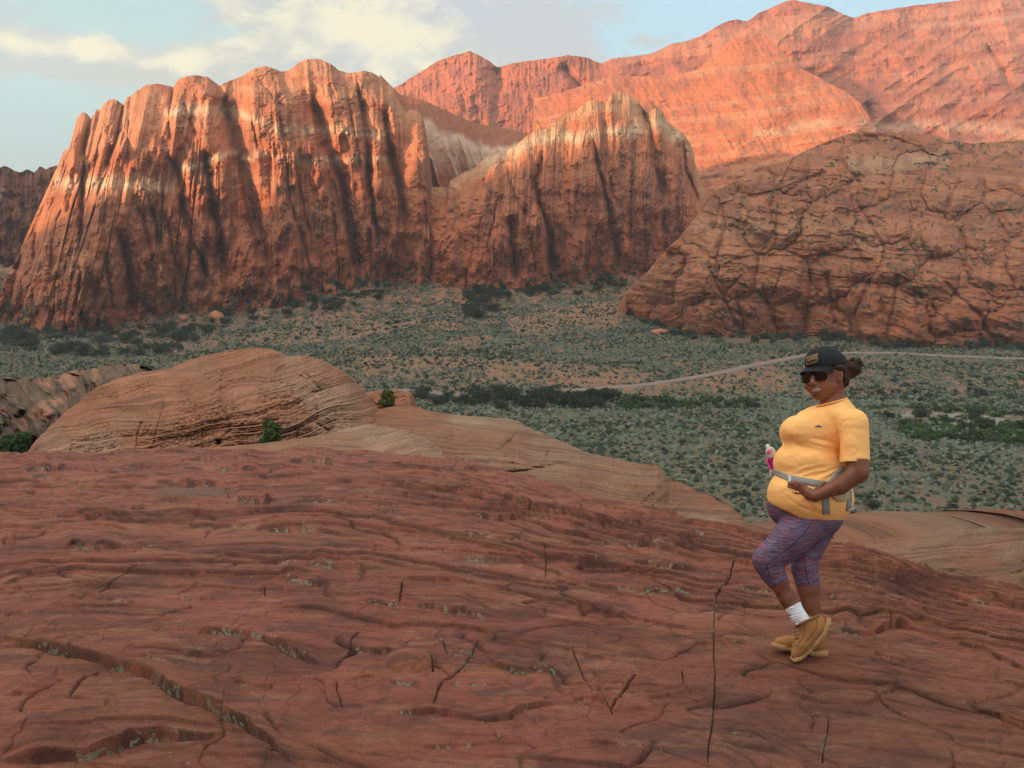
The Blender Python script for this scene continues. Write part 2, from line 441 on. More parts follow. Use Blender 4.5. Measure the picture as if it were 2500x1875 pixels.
def col_left(g, t, x, y, z, rel):
    c = mixc(np.tile(ORANGE, (len(g), 1)), TAN, sst(.62, .95, t))
    c = mixc(c, RED, (1 - sst(.15, .45, t)) * .55)
    f = fbm(x / 160, y / 26 + fbm(x / 50, y / 50, 2, 5), 4, 51); c = mixc(c, TAN, sst(.48, .66, f) * .5)
    f = fbm(x / 150 + 4, y / 22, 4, 52); c = mixc(c, RED, sst(.50, .66, f) * .5)
    c = mixc(c, CREAM, 1.0 * strata_band(x, y, c4([(340, 765), (560, 770), (760, 770), (900, 790)]), 17, 5))
    c = mixc(c, CREAM, .9 * strata_band(x, y, c4([(1000, 690), (1150, 640), (1250, 600), (1330, 640)]), 9, 7))
    c = mixc(c, CREAM, .8 * strata_band(x, y, c4([(930, 380), (1240, 375), (1500, 470), (1700, 480), (2050, 500)]), 12, 10, 5))
    c = mixc(c, CREAM, .6 * strata_band(x, y, c4([(1400, 610), (1700, 640), (2050, 640)]), 10, 8, 8))
    s = ridged(g / 10, t * 1.2, 2, 61); c = mixc(c, VARN, sst(.62, .85, s) * .55 * (1 - .85 * sst(.6, .9, t)) * sst(.35, .6, fbm(x / 50, y / 60, 3, 66)))
    s = fbm(g / 6, t * 3, 3, 62); c = mixc(c, BROWN, sst(.5, .7, s) * .5)
    v = fbm(x / 16, y / 16, 4, 63) ; gr = sst(.60, .66, v) * (1 - sst(.06, .20, t)); c = mixc(c, [.045, .055, .034], gr)
    return c
crest = c4([(300, 700), (335, 620), (345, 590), (365, 585), (385, 590), (392, 520), (415, 420), (440, 388), (462, 388), (490, 425), (505, 400), (520, 368), (540, 372), (560, 340),
            (590, 316), (615, 312), (640, 325), (668, 350), (678, 320), (690, 298), (705, 300), (730, 275), (790, 238), (850, 230), (915, 243), (938, 250), (955, 215), (1000, 192),
            (1060, 185), (1120, 195), (1165, 225), (1182, 243), (1215, 225), (1310, 190), (1370, 150), (1430, 135), (1480, 150), (1520, 165), (1560, 160), (1610, 118), (1660, 100),
            (1730, 97), (1790, 125), (1830, 160), (1880, 172), (1930, 170), (1960, 160), (2010, 170), (2070, 205), (2110, 240), (2130, 262), (2160, 340), (2190, 385), (2215, 370), (2250, 372), (2290, 430)])
base_l = [(q[0], b[0], b[1]) for q, b in zip(c4([(300, 0), (440, 0), (620, 0), (850, 0), (1060, 0), (1310, 0), (1520, 0), (1730, 0), (1930, 0), (2110, 0), (2190, 0), (2290, 0)]),
          c4([(-60, 1500), (150, 1570), (350, 1590), (600, 1570), (870, 1500), (1330, 1480), (1600, 1430), (1850, 1380), (2030, 1330), (2120, 1330), (2180, 1330), (2330, 1330)]))]
crest_l = crest
def db_floor(off=0.0, sm=9):
    def f(g, bx, by):
        d = ray_floor(bx, by); k = np.ones(sm) / sm
        d = np.convolve(np.pad(d, sm // 2, mode='edge'), k, 'valid')[:len(d)]
        return d + off
    return f
D_left = lambda g: np.interp(g, [130, 250, 400, 700, 1000], [880, 885, 885, 890, 905])
loft('cliff', crest_l, base_l, 1150, 620, D_left, db_floor(9, 61), rel_left, col_left, M_CLIFF, prof=(.45, 7.0), back=(110, 1.6), sub=3.0)

# ---- shaded wall beyond it, far left
def rel_fl(g, t, x, y):
    return ridged(g / 30, t * 1.5, 3, 71) * 26 + ridged(g / 9, t * 5, 2, 72) * 7 + terr(fbm(x / 20, y / 24, 4, 73), 8) * 40 - thin(g, t, 8, 3, 74, 1) * 9
crest = v2q([(-260, 330), (-120, 345), (-40, 352), (0, 362), (12, 360), (28, 368), (40, 372), (60, 366), (72, 374), (85, 361), (100, 366), (120, 358), (140, 361), (200, 350)])
loft('cliff', crest, [(-300, -300, 850), (240, 240, 850)], 260, 220, lambda g: np.full(g.shape, 1120.0), 960.0, rel_fl,
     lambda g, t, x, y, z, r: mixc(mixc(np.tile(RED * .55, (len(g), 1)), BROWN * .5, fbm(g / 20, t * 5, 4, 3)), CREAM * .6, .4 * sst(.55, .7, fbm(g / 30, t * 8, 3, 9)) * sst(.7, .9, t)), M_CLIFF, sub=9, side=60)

# ---- striped saddle between the two cliffs
def rel_sad(g, t, x, y):
    u = x + .42 * y + (fbm(x / 50, y / 50, 3, 81) - .5) * 20
    a = ridged(x / 22 - y / 60 + .5 * fbm(x / 30, y / 30, 2, 5), (x + y) / 300, 1, 82) ** 2 * 16 * sst(.95, .6, t) 
    a += ridged(x / 8 - y / 22, y / 90, 2, 83) * 3
    return a + fbm(x / 20, y / 20, 4, 84) * 4
def col_sad(g, t, x, y, z, r):
    c = np.tile(ORANGE, (len(g), 1))
    k = t + (fbm(x / 30, y / 30, 3, 85) - .5) * .16
    c = mixc(c, np.array([.60, .46, .35]), sst(.22, .36, k) * .9)
    st = ridged(x / 22 - y / 60 + .5 * fbm(x / 30, y / 30, 2, 5), (x + y) / 300, 1, 82); c = mixc(c, ORANGE * .8, sst(.62, .40, st) * .75 * sst(.8, .3, k))
    c = mixc(c, BROWN * 1.3, sst(.72, .84, k))
    return mixc(c, RED, .4 * fbm(x / 12, y / 50, 3, 86))
crest = c5([(60, 180), (130, 250), (170, 290), (300, 320), (400, 370), (500, 410), (560, 440), (640, 455), (720, 470), (800, 485), (860, 500), (960, 540), (1100, 560)])
loft('hills', crest, [(900, 940, 500), (1500, 1440, 500)], 520, 260, lambda g: np.interp(g, [920, 1400], [975, 1030]), lambda g, bx, by: np.interp(g, [900, 1400], [922, 950]), rel_sad, col_sad, M_ROCK_FAR, back=(250, .7))

# ---- the middle massif
def rel_mid(g, t, x, y):
    wig = (fbm(g / 50, t * 2.5, 3, 92) - .5) * 30; gg = g + wig
    lobe = 1 - sst(1130, 1220, x)                                  # smoother left lobe
    k = 1 - .72 * lobe
    rough = sst(.38, .60, fbm(g / 40, t * 5, 3, 90))
    a = ridged(gg / 70 + .2, t * .7, 1, 93) * 18 * k + ridged(gg / 29, t * 1.4, 1, 94) ** 1.4 * 9 * k
    a += ridged(gg / 12, t * 2.4, 2, 95) ** 1.4 * 4.0 * k * (.3 + .7 * rough) + ridged(gg / 5.5 + 1.5 * fbm(g / 18, t * 9, 2, 17), t * 7, 2, 96) * .9 * rough
    a += (fbm(x / 24, y / 20, 5, 97) - .5) * 8 + terr(fbm((x + wig) / 40, y / 50, 4, 91), 8) * 18 + terr(fbm(x / 13, y / 20, 4, 89), 7) * 4 * rough
    a += (1 - sst(.3, .7, t)) * (terr(fbm(x / 26, y / 60, 4, 99), 8) * 30 - 14) * .6 * k
    a += 26 * lobe * np.sin(np.clip((x - 950) / 260, 0, 1) * math.pi) 
    a -= (thin(gg, t, 10, 1.6, 34, 1) * 3.0 + thin(gg + 40, t, 22, 1.0, 35, 1) * 4.5) * k + thin(x * .3, y / 60, 9, 2.0, 36, 1) * 1.0
    return carve(a, x, y, MID_CRACKS)
MID_CRACKS = [(c5(p), w, d) for p, w, d in [
    ([(1460, 330), (1520, 480), (1550, 680), (1600, 860)], 13, 38),
    ([(1620, 430), (1680, 600), (1700, 760)], 9, 12),
    ([(1700, 530), (1720, 700), (1790, 900)], 8, 22),
    ([(1215, 500), (1245, 680), (1280, 830), (1330, 1050), (1360, 1240)], 8, 24),
    ([(1290, 400), (1270, 520), (1290, 700), (1340, 900)], 9, 9),
    ([(950, 560), (900, 760), (930, 900), (975, 1060), (990, 1270)], 10, 26),
    ([(1130, 640), (1130, 900)], 5, 6), ([(1430, 640), (1410, 900), (1430, 1200)], 5, 8),
    ([(740, 650), (790, 850), (860, 960)], 8, 10), ([(700, 830), (680, 950), (700, 1020)], 4, 6),
    ([(850, 640), (840, 760)], 5, 8), ([(760, 930), (780, 1100), (800, 1300)], 12, 30),
    ([(880, 1020), (900, 1240)], 8, 10), ([(990, 1000), (1000, 1270)], 8, 12),
    ([(1600, 900), (1590, 1080), (1600, 1230)], 9, 12), ([(1080, 780), (1090, 1080)], 4, 6),
    ([(1190, 860), (1200, 1060)], 4, 5), ([(1480, 880), (1500, 1230)], 5, 8), ([(1660, 830), (1680, 1050)], 6, 9),
    ([(520, 1220), (540, 1400)], 5, 8), ([(620, 740), (630, 800)], 4, 5)]]
def col_mid(g, t, x, y, z, rel):
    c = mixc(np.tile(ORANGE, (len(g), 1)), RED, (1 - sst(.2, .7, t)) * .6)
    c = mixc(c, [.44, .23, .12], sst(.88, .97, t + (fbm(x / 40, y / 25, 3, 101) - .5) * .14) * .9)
    c = mixc(c, [.56, .37, .22], .95 * strata_band(x, y, c5([(650, 640), (800, 590), (1000, 510), (1120, 520), (1250, 500), (1400, 480), (1480, 470), (1560, 440), (1640, 500)]), 15, 14, 4) * sst(.5, .8, t))
    c = mixc(c, [.47, .26, .14], .8 * sst(.52, .62, fbm(x / 30, y / 10, 3, 104)) * sst(.82, .92, t))
    s = ridged(g / 9, t * 1.4, 2, 102); c = mixc(c, VARN, sst(.6, .85, s) * .6 * (1 - sst(.75, .9, t)) * sst(1140, 1220, x))
    c = mixc(c, BROWN, .6 * sst(.5, .68, fbm(g / 14, t * 4, 4, 103)) * (1 - .7 * sst(.8, .9, t)))
    v = fbm(x / 12, y / 12, 4, 105); c = mixc(c, [.045, .055, .034], sst(.58, .64, v) * (1 - sst(.05, .18, t)))
    return c
crest_m = c5([(-60, 1050), (30, 1020), (120, 960), (180, 900), (210, 830), (225, 790), (245, 772), (300, 785), (420, 790), (440, 752), (500, 720), (560, 692), (620, 640), (660, 622), (700, 608), (760, 580), (800, 560), (860, 508),
              (900, 480), (950, 478), (985, 470), (1010, 440), (1060, 400), (1110, 385), (1150, 350), (1190, 322), (1230, 316), (1260, 325), (1280, 338), (1300, 300), (1330, 280), (1360, 272), (1410, 292),
              (1440, 320), (1470, 345), (1500, 385), (1520, 375), (1550, 358), (1590, 380), (1610, 430), (1650, 465), (1700, 500), (1730, 545), (1755, 600), (1762, 660), (1790, 745), (1830, 860), (1850, 900)])
base_m = [(q[0], b[0], b[1]) for q, b in zip(c5([(-60, 0), (210, 0), (440, 0), (700, 0), (860, 0), (1010, 0), (1360, 0), (1590, 0), (1762, 0), (1850, 0)]),
          c5([(20, 1250), (130, 1270), (380, 1330), (640, 1380), (820, 1370), (960, 1330), (1330, 1310), (1560, 1300), (1700, 1290), (1850, 1290)]))]
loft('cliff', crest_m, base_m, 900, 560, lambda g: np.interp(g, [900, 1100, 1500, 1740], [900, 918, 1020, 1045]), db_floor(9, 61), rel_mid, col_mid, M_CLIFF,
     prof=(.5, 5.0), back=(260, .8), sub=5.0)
# pinnacle in front of it
def rel_pin(g, t, x, y): return ridged(g / 14, t * 2, 2, 111) * 4 + fbm(x / 6, y / 6, 4, 112) * 4 + 9 * np.sin(np.clip((g - 1085) / 65, 0, 1) * math.pi)
crest = c5([(400, 1440), (430, 1340), (470, 1290), (500, 1210), (525, 1140), (560, 1150), (600, 1200), (640, 1300), (700, 1420)])
loft('rock_outcrop', crest, [(q[0], q[0], b[1]) for q, b in zip(c5([(400, 0), (560, 0), (700, 0)]), c5([(0, 1470), (0, 1490), (0, 1460)]))], 150, 120, lambda g: np.full(g.shape, 856.0), 838.0, rel_pin,
     lambda g, t, x, y, z, r: mixc(np.tile(ORANGE * .95, (len(g), 1)), RED, fbm(x / 8, y / 8, 3, 6)), M_CLIFF, back=(40, .9), side=20, sub=4)

# ---- the broad dome on the right
def rel_dome(g, t, x, y):
    wig = (fbm(x / 90, y / 90, 4, 121) - .5) * 90; wig2 = (fbm(x / 60 + 7, y / 60, 4, 120) - .5) * 70
    a = 42 * np.sin(np.clip((x - 1480) / 900, 0, 1) * math.pi * .62)          # overall swelling
    e, idv = cells((x + wig) / 110, (y + wig2) / 120, 122); a += np.minimum(e, .55) ** .7 * 15 + idv * 4
    e, idv = cells((x - wig2) / 42, (y + wig) / 36, 123); a += np.minimum(e, .5) ** .6 * 1.6 * sst(.45, .7, fbm(x / 70, y / 70, 2, 119)) + idv * .6
    sy = y - .12 * x + wig * .5
    a += terr(fbm(x / 220, sy / 40, 3, 124), 7) * 11 + terr(fbm(x / 90, sy / 12, 3, 125), 5) * 1.6
    a += (fbm(x / 40, y / 30, 5, 126) - .5) * 5
    a -= thin(x + wig * .6, y / 90, 34, 1.3, 37, 1, .014) * 1.3 + thin(sy + .05 * wig, x / 90, 12, .8, 38, 1, .03) * .3 + thin(x - .5 * y + wig * .4, y / 90, 30, .9, 39, 1, .012) * .9
    return carve(a, x, y, [(c[0], c[1] * .8, c[2] * .55) + tuple(c[3:]) for c in DOME_CRACKS])
DOME_CRACKS = [(c6(p),) + tuple(r) for p, *r in [
    ([(1180, 760), (1150, 830), (1170, 900), (1155, 960), (1230, 1080), (1290, 1180), (1270, 1260), (1200, 1370), (1150, 1500), (1140, 1580)], 7, 9),
    ([(1030, 810), (900, 860), (800, 930), (790, 960)], 6, 7), ([(1640, 820), (1650, 870), (1590, 960), (1570, 1050)], 7, 9),
    ([(1700, 860), (1600, 880), (1590, 1000)], 5, 6), ([(500, 960), (485, 1070), (470, 1110)], 4, 5), ([(760, 860), (780, 950), (770, 1100), (760, 1200)], 5, 6),
    ([(990, 880), (1010, 960), (980, 1080)], 4, 5), ([(880, 1050), (900, 1200)], 4, 5),
    ([(530, 1232), (700, 1205), (900, 1215), (1010, 1200), (1130, 1225), (1280, 1225)], 8, 8, 'step', 22),
    ([(1480, 1235), (1560, 1210), (1660, 1230), (1700, 1240)], 6, 6, 'step', 18),
    ([(430, 1240), (500, 1380), (560, 1500), (600, 1590)], 7, 10), ([(700, 1340), (720, 1420), (780, 1570)], 6, 9),
    ([(935, 1240), (930, 1400), (900, 1570)], 7, 10), ([(1010, 1270), (1030, 1400), (1060, 1560)], 6, 9), ([(800, 1260), (780, 1340), (740, 1440)], 5, 7),
    ([(1345, 1290), (1340, 1400), (1320, 1520)], 6, 9), ([(1550, 1320), (1650, 1420), (1740, 1500), (1790, 1600)], 9, 12), ([(1430, 1350), (1440, 1500)], 4, 6),
    ([(1440, 1060), (1480, 1200)], 6, 8), ([(1640, 1060), (1670, 1180), (1760, 1340)], 7, 9), ([(620, 1300), (540, 1380), (520, 1420)], 4, 6),
    ([(1400, 900), (1420, 1000), (1560, 1050)], 4, 5), ([(1130, 1240), (1140, 1330)], 4, 5), ([(690, 1010), (800, 1010)], 5, 4, 'step', 16),
    ([(480, 975), (620, 930), (760, 900), (900, 850)], 6, 6, 'step', 20), ([(1590, 1000), (1760, 1010), (1900, 990)], 6, 5, 'step', 16),
    ([(1100, 650), (1300, 650), (1450, 700), (1560, 780), (1640, 830)], 5, 5), ([(860, 740), (800, 860), (800, 900)], 4, 5)]]
def col_dome(g, t, x, y, z, rel):
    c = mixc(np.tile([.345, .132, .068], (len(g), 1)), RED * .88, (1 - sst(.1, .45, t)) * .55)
    f = fbm(x / 200, (y - .1 * x) / 16, 4, 131); c = mixc(c, [.36, .165, .09], sst(.48, .60, f) * .6)
    f = fbm(x / 130, (y - .1 * x) / 12, 4, 132); c = mixc(c, BROWN, sst(.55, .66, f) * .6)
    c = mixc(c, [.38, .24, .145], .75 * strata_band(x, y, c6([(1150, 780), (1300, 780), (1450, 770), (1550, 760)]), 20, 12, 6))
    c = mixc(c, [.38, .20, .115], .6 * strata_band(x, y, c6([(380, 1090), (600, 1100), (760, 1090), (1000, 1080), (1250, 1150)]), 28, 16, 7))
    c = mixc(c, [.185, .080, .052], .65 * strata_band(x, y, c6([(480, 940), (700, 880), (900, 900), (1100, 960), (1300, 980), (1560, 1000), (1950, 990)]), 20, 20, 8))
    c = mixc(c, [.20, .085, .055], .5 * sst(.52, .66, fbm(x / 20, y / 30, 4, 134)))
    v = fbm(x / 9, y / 7, 3, 135) + .35 * (fbm(x / 70, y / 50, 2, 136) - .5); c = mixc(c, [.06, .06, .038], sst(.72, .76, v) * .9)
    return c
crest_d = c6([(50, 1440), (56, 1405), (80, 1370), (170, 1290), (240, 1200), (340, 1110), (400, 1030), (460, 960), (485, 905), (510, 897), (600, 850), (680, 800), (770, 778), (830, 762), (900, 722), (1000, 680),
              (1100, 642), (1180, 625), (1300, 638), (1400, 633), (1500, 645), (1560, 660), (1620, 668), (1700, 685), (1850, 672), (2000, 660), (2300, 640), (2700, 700)])
base_d = [(q[0], b[0], b[1]) for q, b in zip(c6([(50, 0), (170, 0), (400, 0), (770, 0), (1100, 0), (1400, 0), (1700, 0), (2000, 0), (2700, 0)]),
          c6([(70, 1500), (150, 1540), (400, 1610), (700, 1610), (1000, 1610), (1300, 1660), (1600, 1670), (2000, 1660), (2700, 1660)]))]
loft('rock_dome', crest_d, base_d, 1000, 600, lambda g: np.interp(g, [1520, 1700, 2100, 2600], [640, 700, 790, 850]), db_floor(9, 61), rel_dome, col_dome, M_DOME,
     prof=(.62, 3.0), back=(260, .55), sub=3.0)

# ---- the mountain behind everything
def rel_mt(g, t, x, y):
    a = ridged((x - .25 * y) / 210, t * 1.0 + 1, 2, 141) * 60
    e, idv = cells(x / 11, y / 13, 142); a += (np.minimum(e, .3) / .3 * 3 + idv * 7) * (1 - .5 * sst(1300, 1500, x))
    rt = sst(1400, 1560, x); a += ridged(x / 9, y / 40, 2, 143) * 12 * (1 - .8 * rt) + rt * (ridged((x + 1.5 * y) / 110, y / 200, 2, 145) * 50 + terr(fbm(x / 260, (y + .12 * x) / 36, 4, 146), 9) * 24) + fbm(x / 40, y / 30, 4, 144) * 40
    return carve(a, x, y, MT_CRACKS)
MT_CRACKS = [(c5([(680, 130), (700, 230), (690, 330)]), 12, 40), (c5([(1040, 110), (1110, 210), (1180, 300), (1260, 350)]), 12, 60), (c5([(500, 280), (530, 390)]), 6, 18),
             (c5([(560, 290), (590, 400)]), 5, 15), (c6([(1760, 200), (1860, 340), (1900, 440)]), 8, 30), (c6([(1200, 480), (1240, 600)]), 9, 30)]
def col_mt(g, t, x, y, z, rel):
    c = np.tile([.36, .108, .058], (len(g), 1)); c = mixc(c, [.27, .085, .055], sst(.45, .6, fbm(x / 30, y / 30, 4, 151)))
    f = fbm(x / 400, (y + .12 * x) / 22, 3, 152); c = mixc(c, [.42, .175, .10], sst(.50, .62, f) * .5 * sst(1400, 1600, x))
    e, i = cells(x / 7, y / 6, 153); c = mixc(c, [.11, .10, .07], ((i > .8) & (e > .35)) * .55 * sst(1500, 1700, x) + ((i > .7) & (e > .4)) * .35 * (1 - sst(1500, 1700, x)))
    c = mixc(c, [.48, .28, .18], .6 * strata_band(x, y, c6([(1240, 600), (1500, 605), (1800, 620), (2100, 640)]), 14, 14, 9))
    c = mixc(c, [.46, .26, .18], .5 * strata_band(x, y, c6([(1450, 130), (1600, 110), (2000, 70)]), 8, 9, 10))
    return c
crest = v2q([(780, 240), (850, 190), (865, 183), (900, 160), (920, 148), (945, 132), (985, 118), (1000, 115), (1015, 110), (1040, 122), (1060, 134), (1075, 146), (1100, 138), (1130, 133), (1180, 127), (1200, 124), (1225, 119), (1250, 121), (1270, 125),
             (1285, 132), (1300, 137), (1320, 127), (1345, 124), (1400, 117), (1420, 110), (1450, 95), (1480, 90), (1510, 80), (1540, 62), (1565, 48), (1590, 42), (1615, 46), (1640, 27), (1670, 15), (1695, 3), (1715, -1), (1735, 4), (1760, 9), (1790, 14), (1820, 30), (1845, 39),
             (1870, 30), (1910, 22), (1960, 14), (2000, 9), (2060, 2), (2150, -8), (2300, -20), (2700, 10)])
loft('mountain', crest, [(800, 800, 560), (3200, 3200, 560)], 1250, 420, lambda g: np.interp(g, [860, 1500, 2000, 2600], [1950, 1950, 2100, 2300]), 1330.0, rel_mt, col_mt, M_ROCK_FAR,
     prof=(.9, 2.0), back=(900, .5), side=300, sub=2.5)
# smooth shoulder of the mountain
def rel_sh(g, t, x, y):
    a = 150 * np.sin(np.clip((x - 1250) / 1400, 0, 1) * math.pi) * (1 - .3 * t) + fbm(x / 90, y / 70, 4, 161) * 26
    a += terr(fbm(x / 260, (y + .12 * x) / 34, 4, 162), 9) * 16 + fbm(x / 14, y / 10, 3, 163) * 5
    a += ridged(x / 34 - y / 60, t * 2, 2, 164) * 9
    return a
def col_sh(g, t, x, y, z, rel):
    c = np.tile([.42, .125, .056], (len(g), 1)); f = fbm(x / 300, (y + .12 * x) / 16, 4, 165); c = mixc(c, [.48, .205, .105], sst(.48, .62, f) * .6)
    c = mixc(c, [.52, .29, .17], .7 * strata_band(x, y, c6([(700, 640), (900, 600), (1100, 590), (1250, 600)]), 13, 12, 12))
    c = mixc(c, [.30, .10, .065], .5 * sst(.5, .65, fbm(x / 40, y / 30, 4, 166)))
    e, i = cells(x / 8, y / 6, 167); return mixc(c, [.12, .11, .07], ((i > .86) & (e > .3)) * .7)
crest = c6([(-380, 470), (-250, 440), (-100, 390), (0, 360), (150, 365), (270, 370), (400, 330), (480, 260), (560, 180), (620, 140), (655, 128), (690, 160), (730, 180), (780, 225), (830, 280), (870, 318), (940, 350), (1040, 405), (1110, 440), (1170, 490), (1210, 550), (1245, 612), (1270, 700)])
loft('mountain', crest, [(1300, 1300, 600), (2200, 2160, 560)], 620, 380, lambda g: np.interp(g, [1300, 1700, 1835, 1946, 2069, 2138], [1480, 1600, 1680, 1580, 1470, 1390]), 1180.0, rel_sh, col_sh, M_ROCK_FAR, prof=(.85, 2.5), back=(400, .35), side=120, sub=2.5)
# ---- unseen hills added sunward, crest shaped to shade the foreground and canyon floor
def build_shade_rim():
    sx, sy = -0.76, -0.65; nx, ny = -0.65, 0.76
    w = np.linspace(-2600, 2600, 500); k = np.linspace(-1, 1, 90)
    H = np.interp(w, SHADE_RIM_W, SHADE_RIM_H)
    Wg, K = np.meshgrid(w, k)
    n = fbm(Wg / 120, K * 3, 4, 201)
    L = 760 + K * 420 + 60 * (fbm(Wg / 300, K, 2, 202) - .5)
    prof = np.clip(1 - np.abs(K), 0, 1) ** .7
    Z = -90 + (H[None] + 90 + 8 * (fbm(Wg / 25, K * 0, 3, 203) - .5)) * prof * (1 - .12 * n * (np.abs(K) > .05))
    X = sx * L + nx * Wg; Y = sy * L + ny * Wg
    V = np.stack([X, Y, Z], -1).reshape(-1, 3)
    c = mixc(np.tile(ORANGE, (len(V), 1)), RED, n.ravel())
    structure(mesh_obj('hills', V, grid_faces(*X.shape), M_ROCK_FAR, c))  # added out of view as the shade caster
SHADE_RIM_W = [-2600, 0, 400, 570, 615, 650, 690, 740, 820, 890, 955, 1070, 1300, 1360, 2600]
SHADE_RIM_H = [300, 380, 360, 335, 290, 240, 195, 168, 143, 124, 135, 300, 300, 150, 120]
build_shade_rim()

# ---- valley floor
M_SAND, t_, p_ = new_mat('canyon_soil', 0.95, 0.1)
def _soil():
    a = t_.n('ShaderNodeVertexColor', layer_name='col'); tc = t_.n('ShaderNodeTexCoord')
    n = t_.noise(tc.outputs['Object'], 0.35, 8, .7); n2 = t_.noise(tc.outputs['Object'], 2.2, 4, .6)
    k = t_.m('ADD', .45, t_.m('MULTIPLY', t_.m('ADD', n, t_.m('MULTIPLY', n2, .6)), .68))
    sc = t_.n('ShaderNodeVectorMath', operation='SCALE'); t_.l(a.outputs[0], sc.inputs[0]); t_.l(k, sc.inputs['Scale'])
    t_.l(sc.outputs[0], p_.inputs['Base Color'])
    b = t_.n('ShaderNodeBump'); b.inputs['Strength'].default_value = .8; b.inputs['Distance'].default_value = 1.0
    t_.l(n, b.inputs['Height']); t_.l(b.outputs[0], p_.inputs['Normal'])
_soil()
def zone(x, y, pts, soft=20):
    """1 inside the outline (frame units), 0 outside, soft border"""
    P = np.array(pts, float); Xf = x.ravel(); Yf = y.ravel(); ins = np.zeros(len(Xf), bool); n = len(P)
    for i in range(n):
        x1, y1 = P[i]; x2, y2 = P[(i + 1) % n]
        c = ((y1 > Yf) != (y2 > Yf)); 
        with np.errstate(divide='ignore', invalid='ignore'):
            c &= Xf < (x2 - x1) * (Yf - y1) / (y2 - y1) + x1
        ins ^= c
    return ins.reshape(x.shape).astype(float)
Z_SANDY = [v2q(p) for p in ([(500, 712), (700, 690), (820, 690), (860, 705), (780, 735), (600, 745), (480, 740)],
            [(790, 700), (960, 690), (1010, 700), (1000, 712), (800, 722)], [(1100, 690), (1200, 668), (1345, 645), (1370, 660), (1350, 700), (1180, 730), (1090, 715)],
            [(960, 735), (1090, 715), (1110, 735), (1000, 750)], [(760, 775), (960, 770), (1300, 790), (1420, 815), (1350, 838), (1100, 830), (800, 815)],
            [(1330, 842), (1600, 800), (1730, 790), (1700, 840), (1500, 862), (1380, 866)], [(560, 725), (640, 722), (640, 738), (560, 738)],
            [(180, 700), (480, 720), (470, 755), (200, 760)], [(1270, 1000), (1360, 1000), (1440, 1030), (1420, 1050), (1330, 1030)], [(2000, 1070), (2212, 1090), (2212, 1110), (2050, 1100)])]
Z_WASH = [v2q(p) for p in ([(1930, 885), (2212, 895), (2212, 935), (2050, 915), (1960, 905)], [(0, 717), (60, 713), (60, 722), (0, 726)])]
def veg(x, y):
    """plant density, greenness, sandiness on the floor"""
    qx, qy = project(x, y, zfloor(x, y))
    wx = qx + (fbm(x / 20, y / 20, 3, 301) - .5) * 60; wy = qy + (fbm(x / 20 + 9, y / 20, 3, 302) - .5) * 16
    sandy = np.zeros(x.shape)
    for z in Z_SANDY: sandy = np.maximum(sandy, zone(wx, wy, z))
    wash = np.zeros(x.shape)
    for z in Z_WASH: wash = np.maximum(wash, zone(wx, wy, z))
    n = fbm(x / 24, y / 24, 4, 303)
    patch = sst(.42, .60, n + .20 * sandy)
    return sandy, wash, patch, n, qx, qy
def build_floor():
    y = np.concatenate([np.linspace(60, 200, 20)[:-1], np.geomspace(200, 1250, int(620 * RES))]); u = np.linspace(-1.05, 1.05, int(640 * RES))
    U, Y = np.meshgrid(u, y); X = U * (Y + 150)
    Z = zfloor(X, Y)
    sandy, wash, patch, n, qx, qy = veg(X, Y)
    c = np.tile(np.array([.125, .105, .072]), (X.size, 1))
    c = mixc(c, [.27, .145, .085], np.clip(patch.ravel() * .10 + sandy.ravel() * (.04 + .50 * sst(.42, .56, fbm(X.ravel() / 9, Y.ravel() / 9, 4, 313))), 0, 1))
    gap = sst(.47, .57, fbm(X / 10, Y / 7, 4, 331) + .08 * sandy).ravel() * sst(400, 440, Y).ravel(); c = mixc(c, [.25, .125, .075], gap * .45)
    far = sst(560, 700, Y).ravel(); c = mixc(c, [.28, .15, .095], far * .35)
    c = mixc(c, [.36, .34, .30], wash.ravel() * sst(.38, .52, fbm(X.ravel() / 6, Y.ravel() / 6, 4, 314)) * .4)
    toe = np.interp(X, TOE_X, TOE_Y); ap = sst(0, 14, Y - toe).ravel() * (1 - sst(170, 240, X)).ravel()
    rub = fbm(X.ravel() / 7, Y.ravel() / 7, 4, 311)
    c = mixc(c, mixc(np.tile(np.array([.36, .17, .105]), (X.size, 1)), [.16, .14, .09], sst(.45, .6, rub)), ap) if False else c * (1 - ap[:, None]) + ap[:, None] * mixc(np.tile(np.array([.25, .125, .08]), (X.size, 1)), [.10, .09, .06], sst(.45, .6, rub))
    Z = Z + (fbm(X / 5, Y / 5, 3, 312) - .5) * (1.2 + 3.5 * ap.reshape(X.shape))
    V = np.stack([X, Y, Z], -1).reshape(-1, 3)
    structure(mesh_obj('ground', V, grid_faces(*X.shape), M_SAND, c))
build_floor()

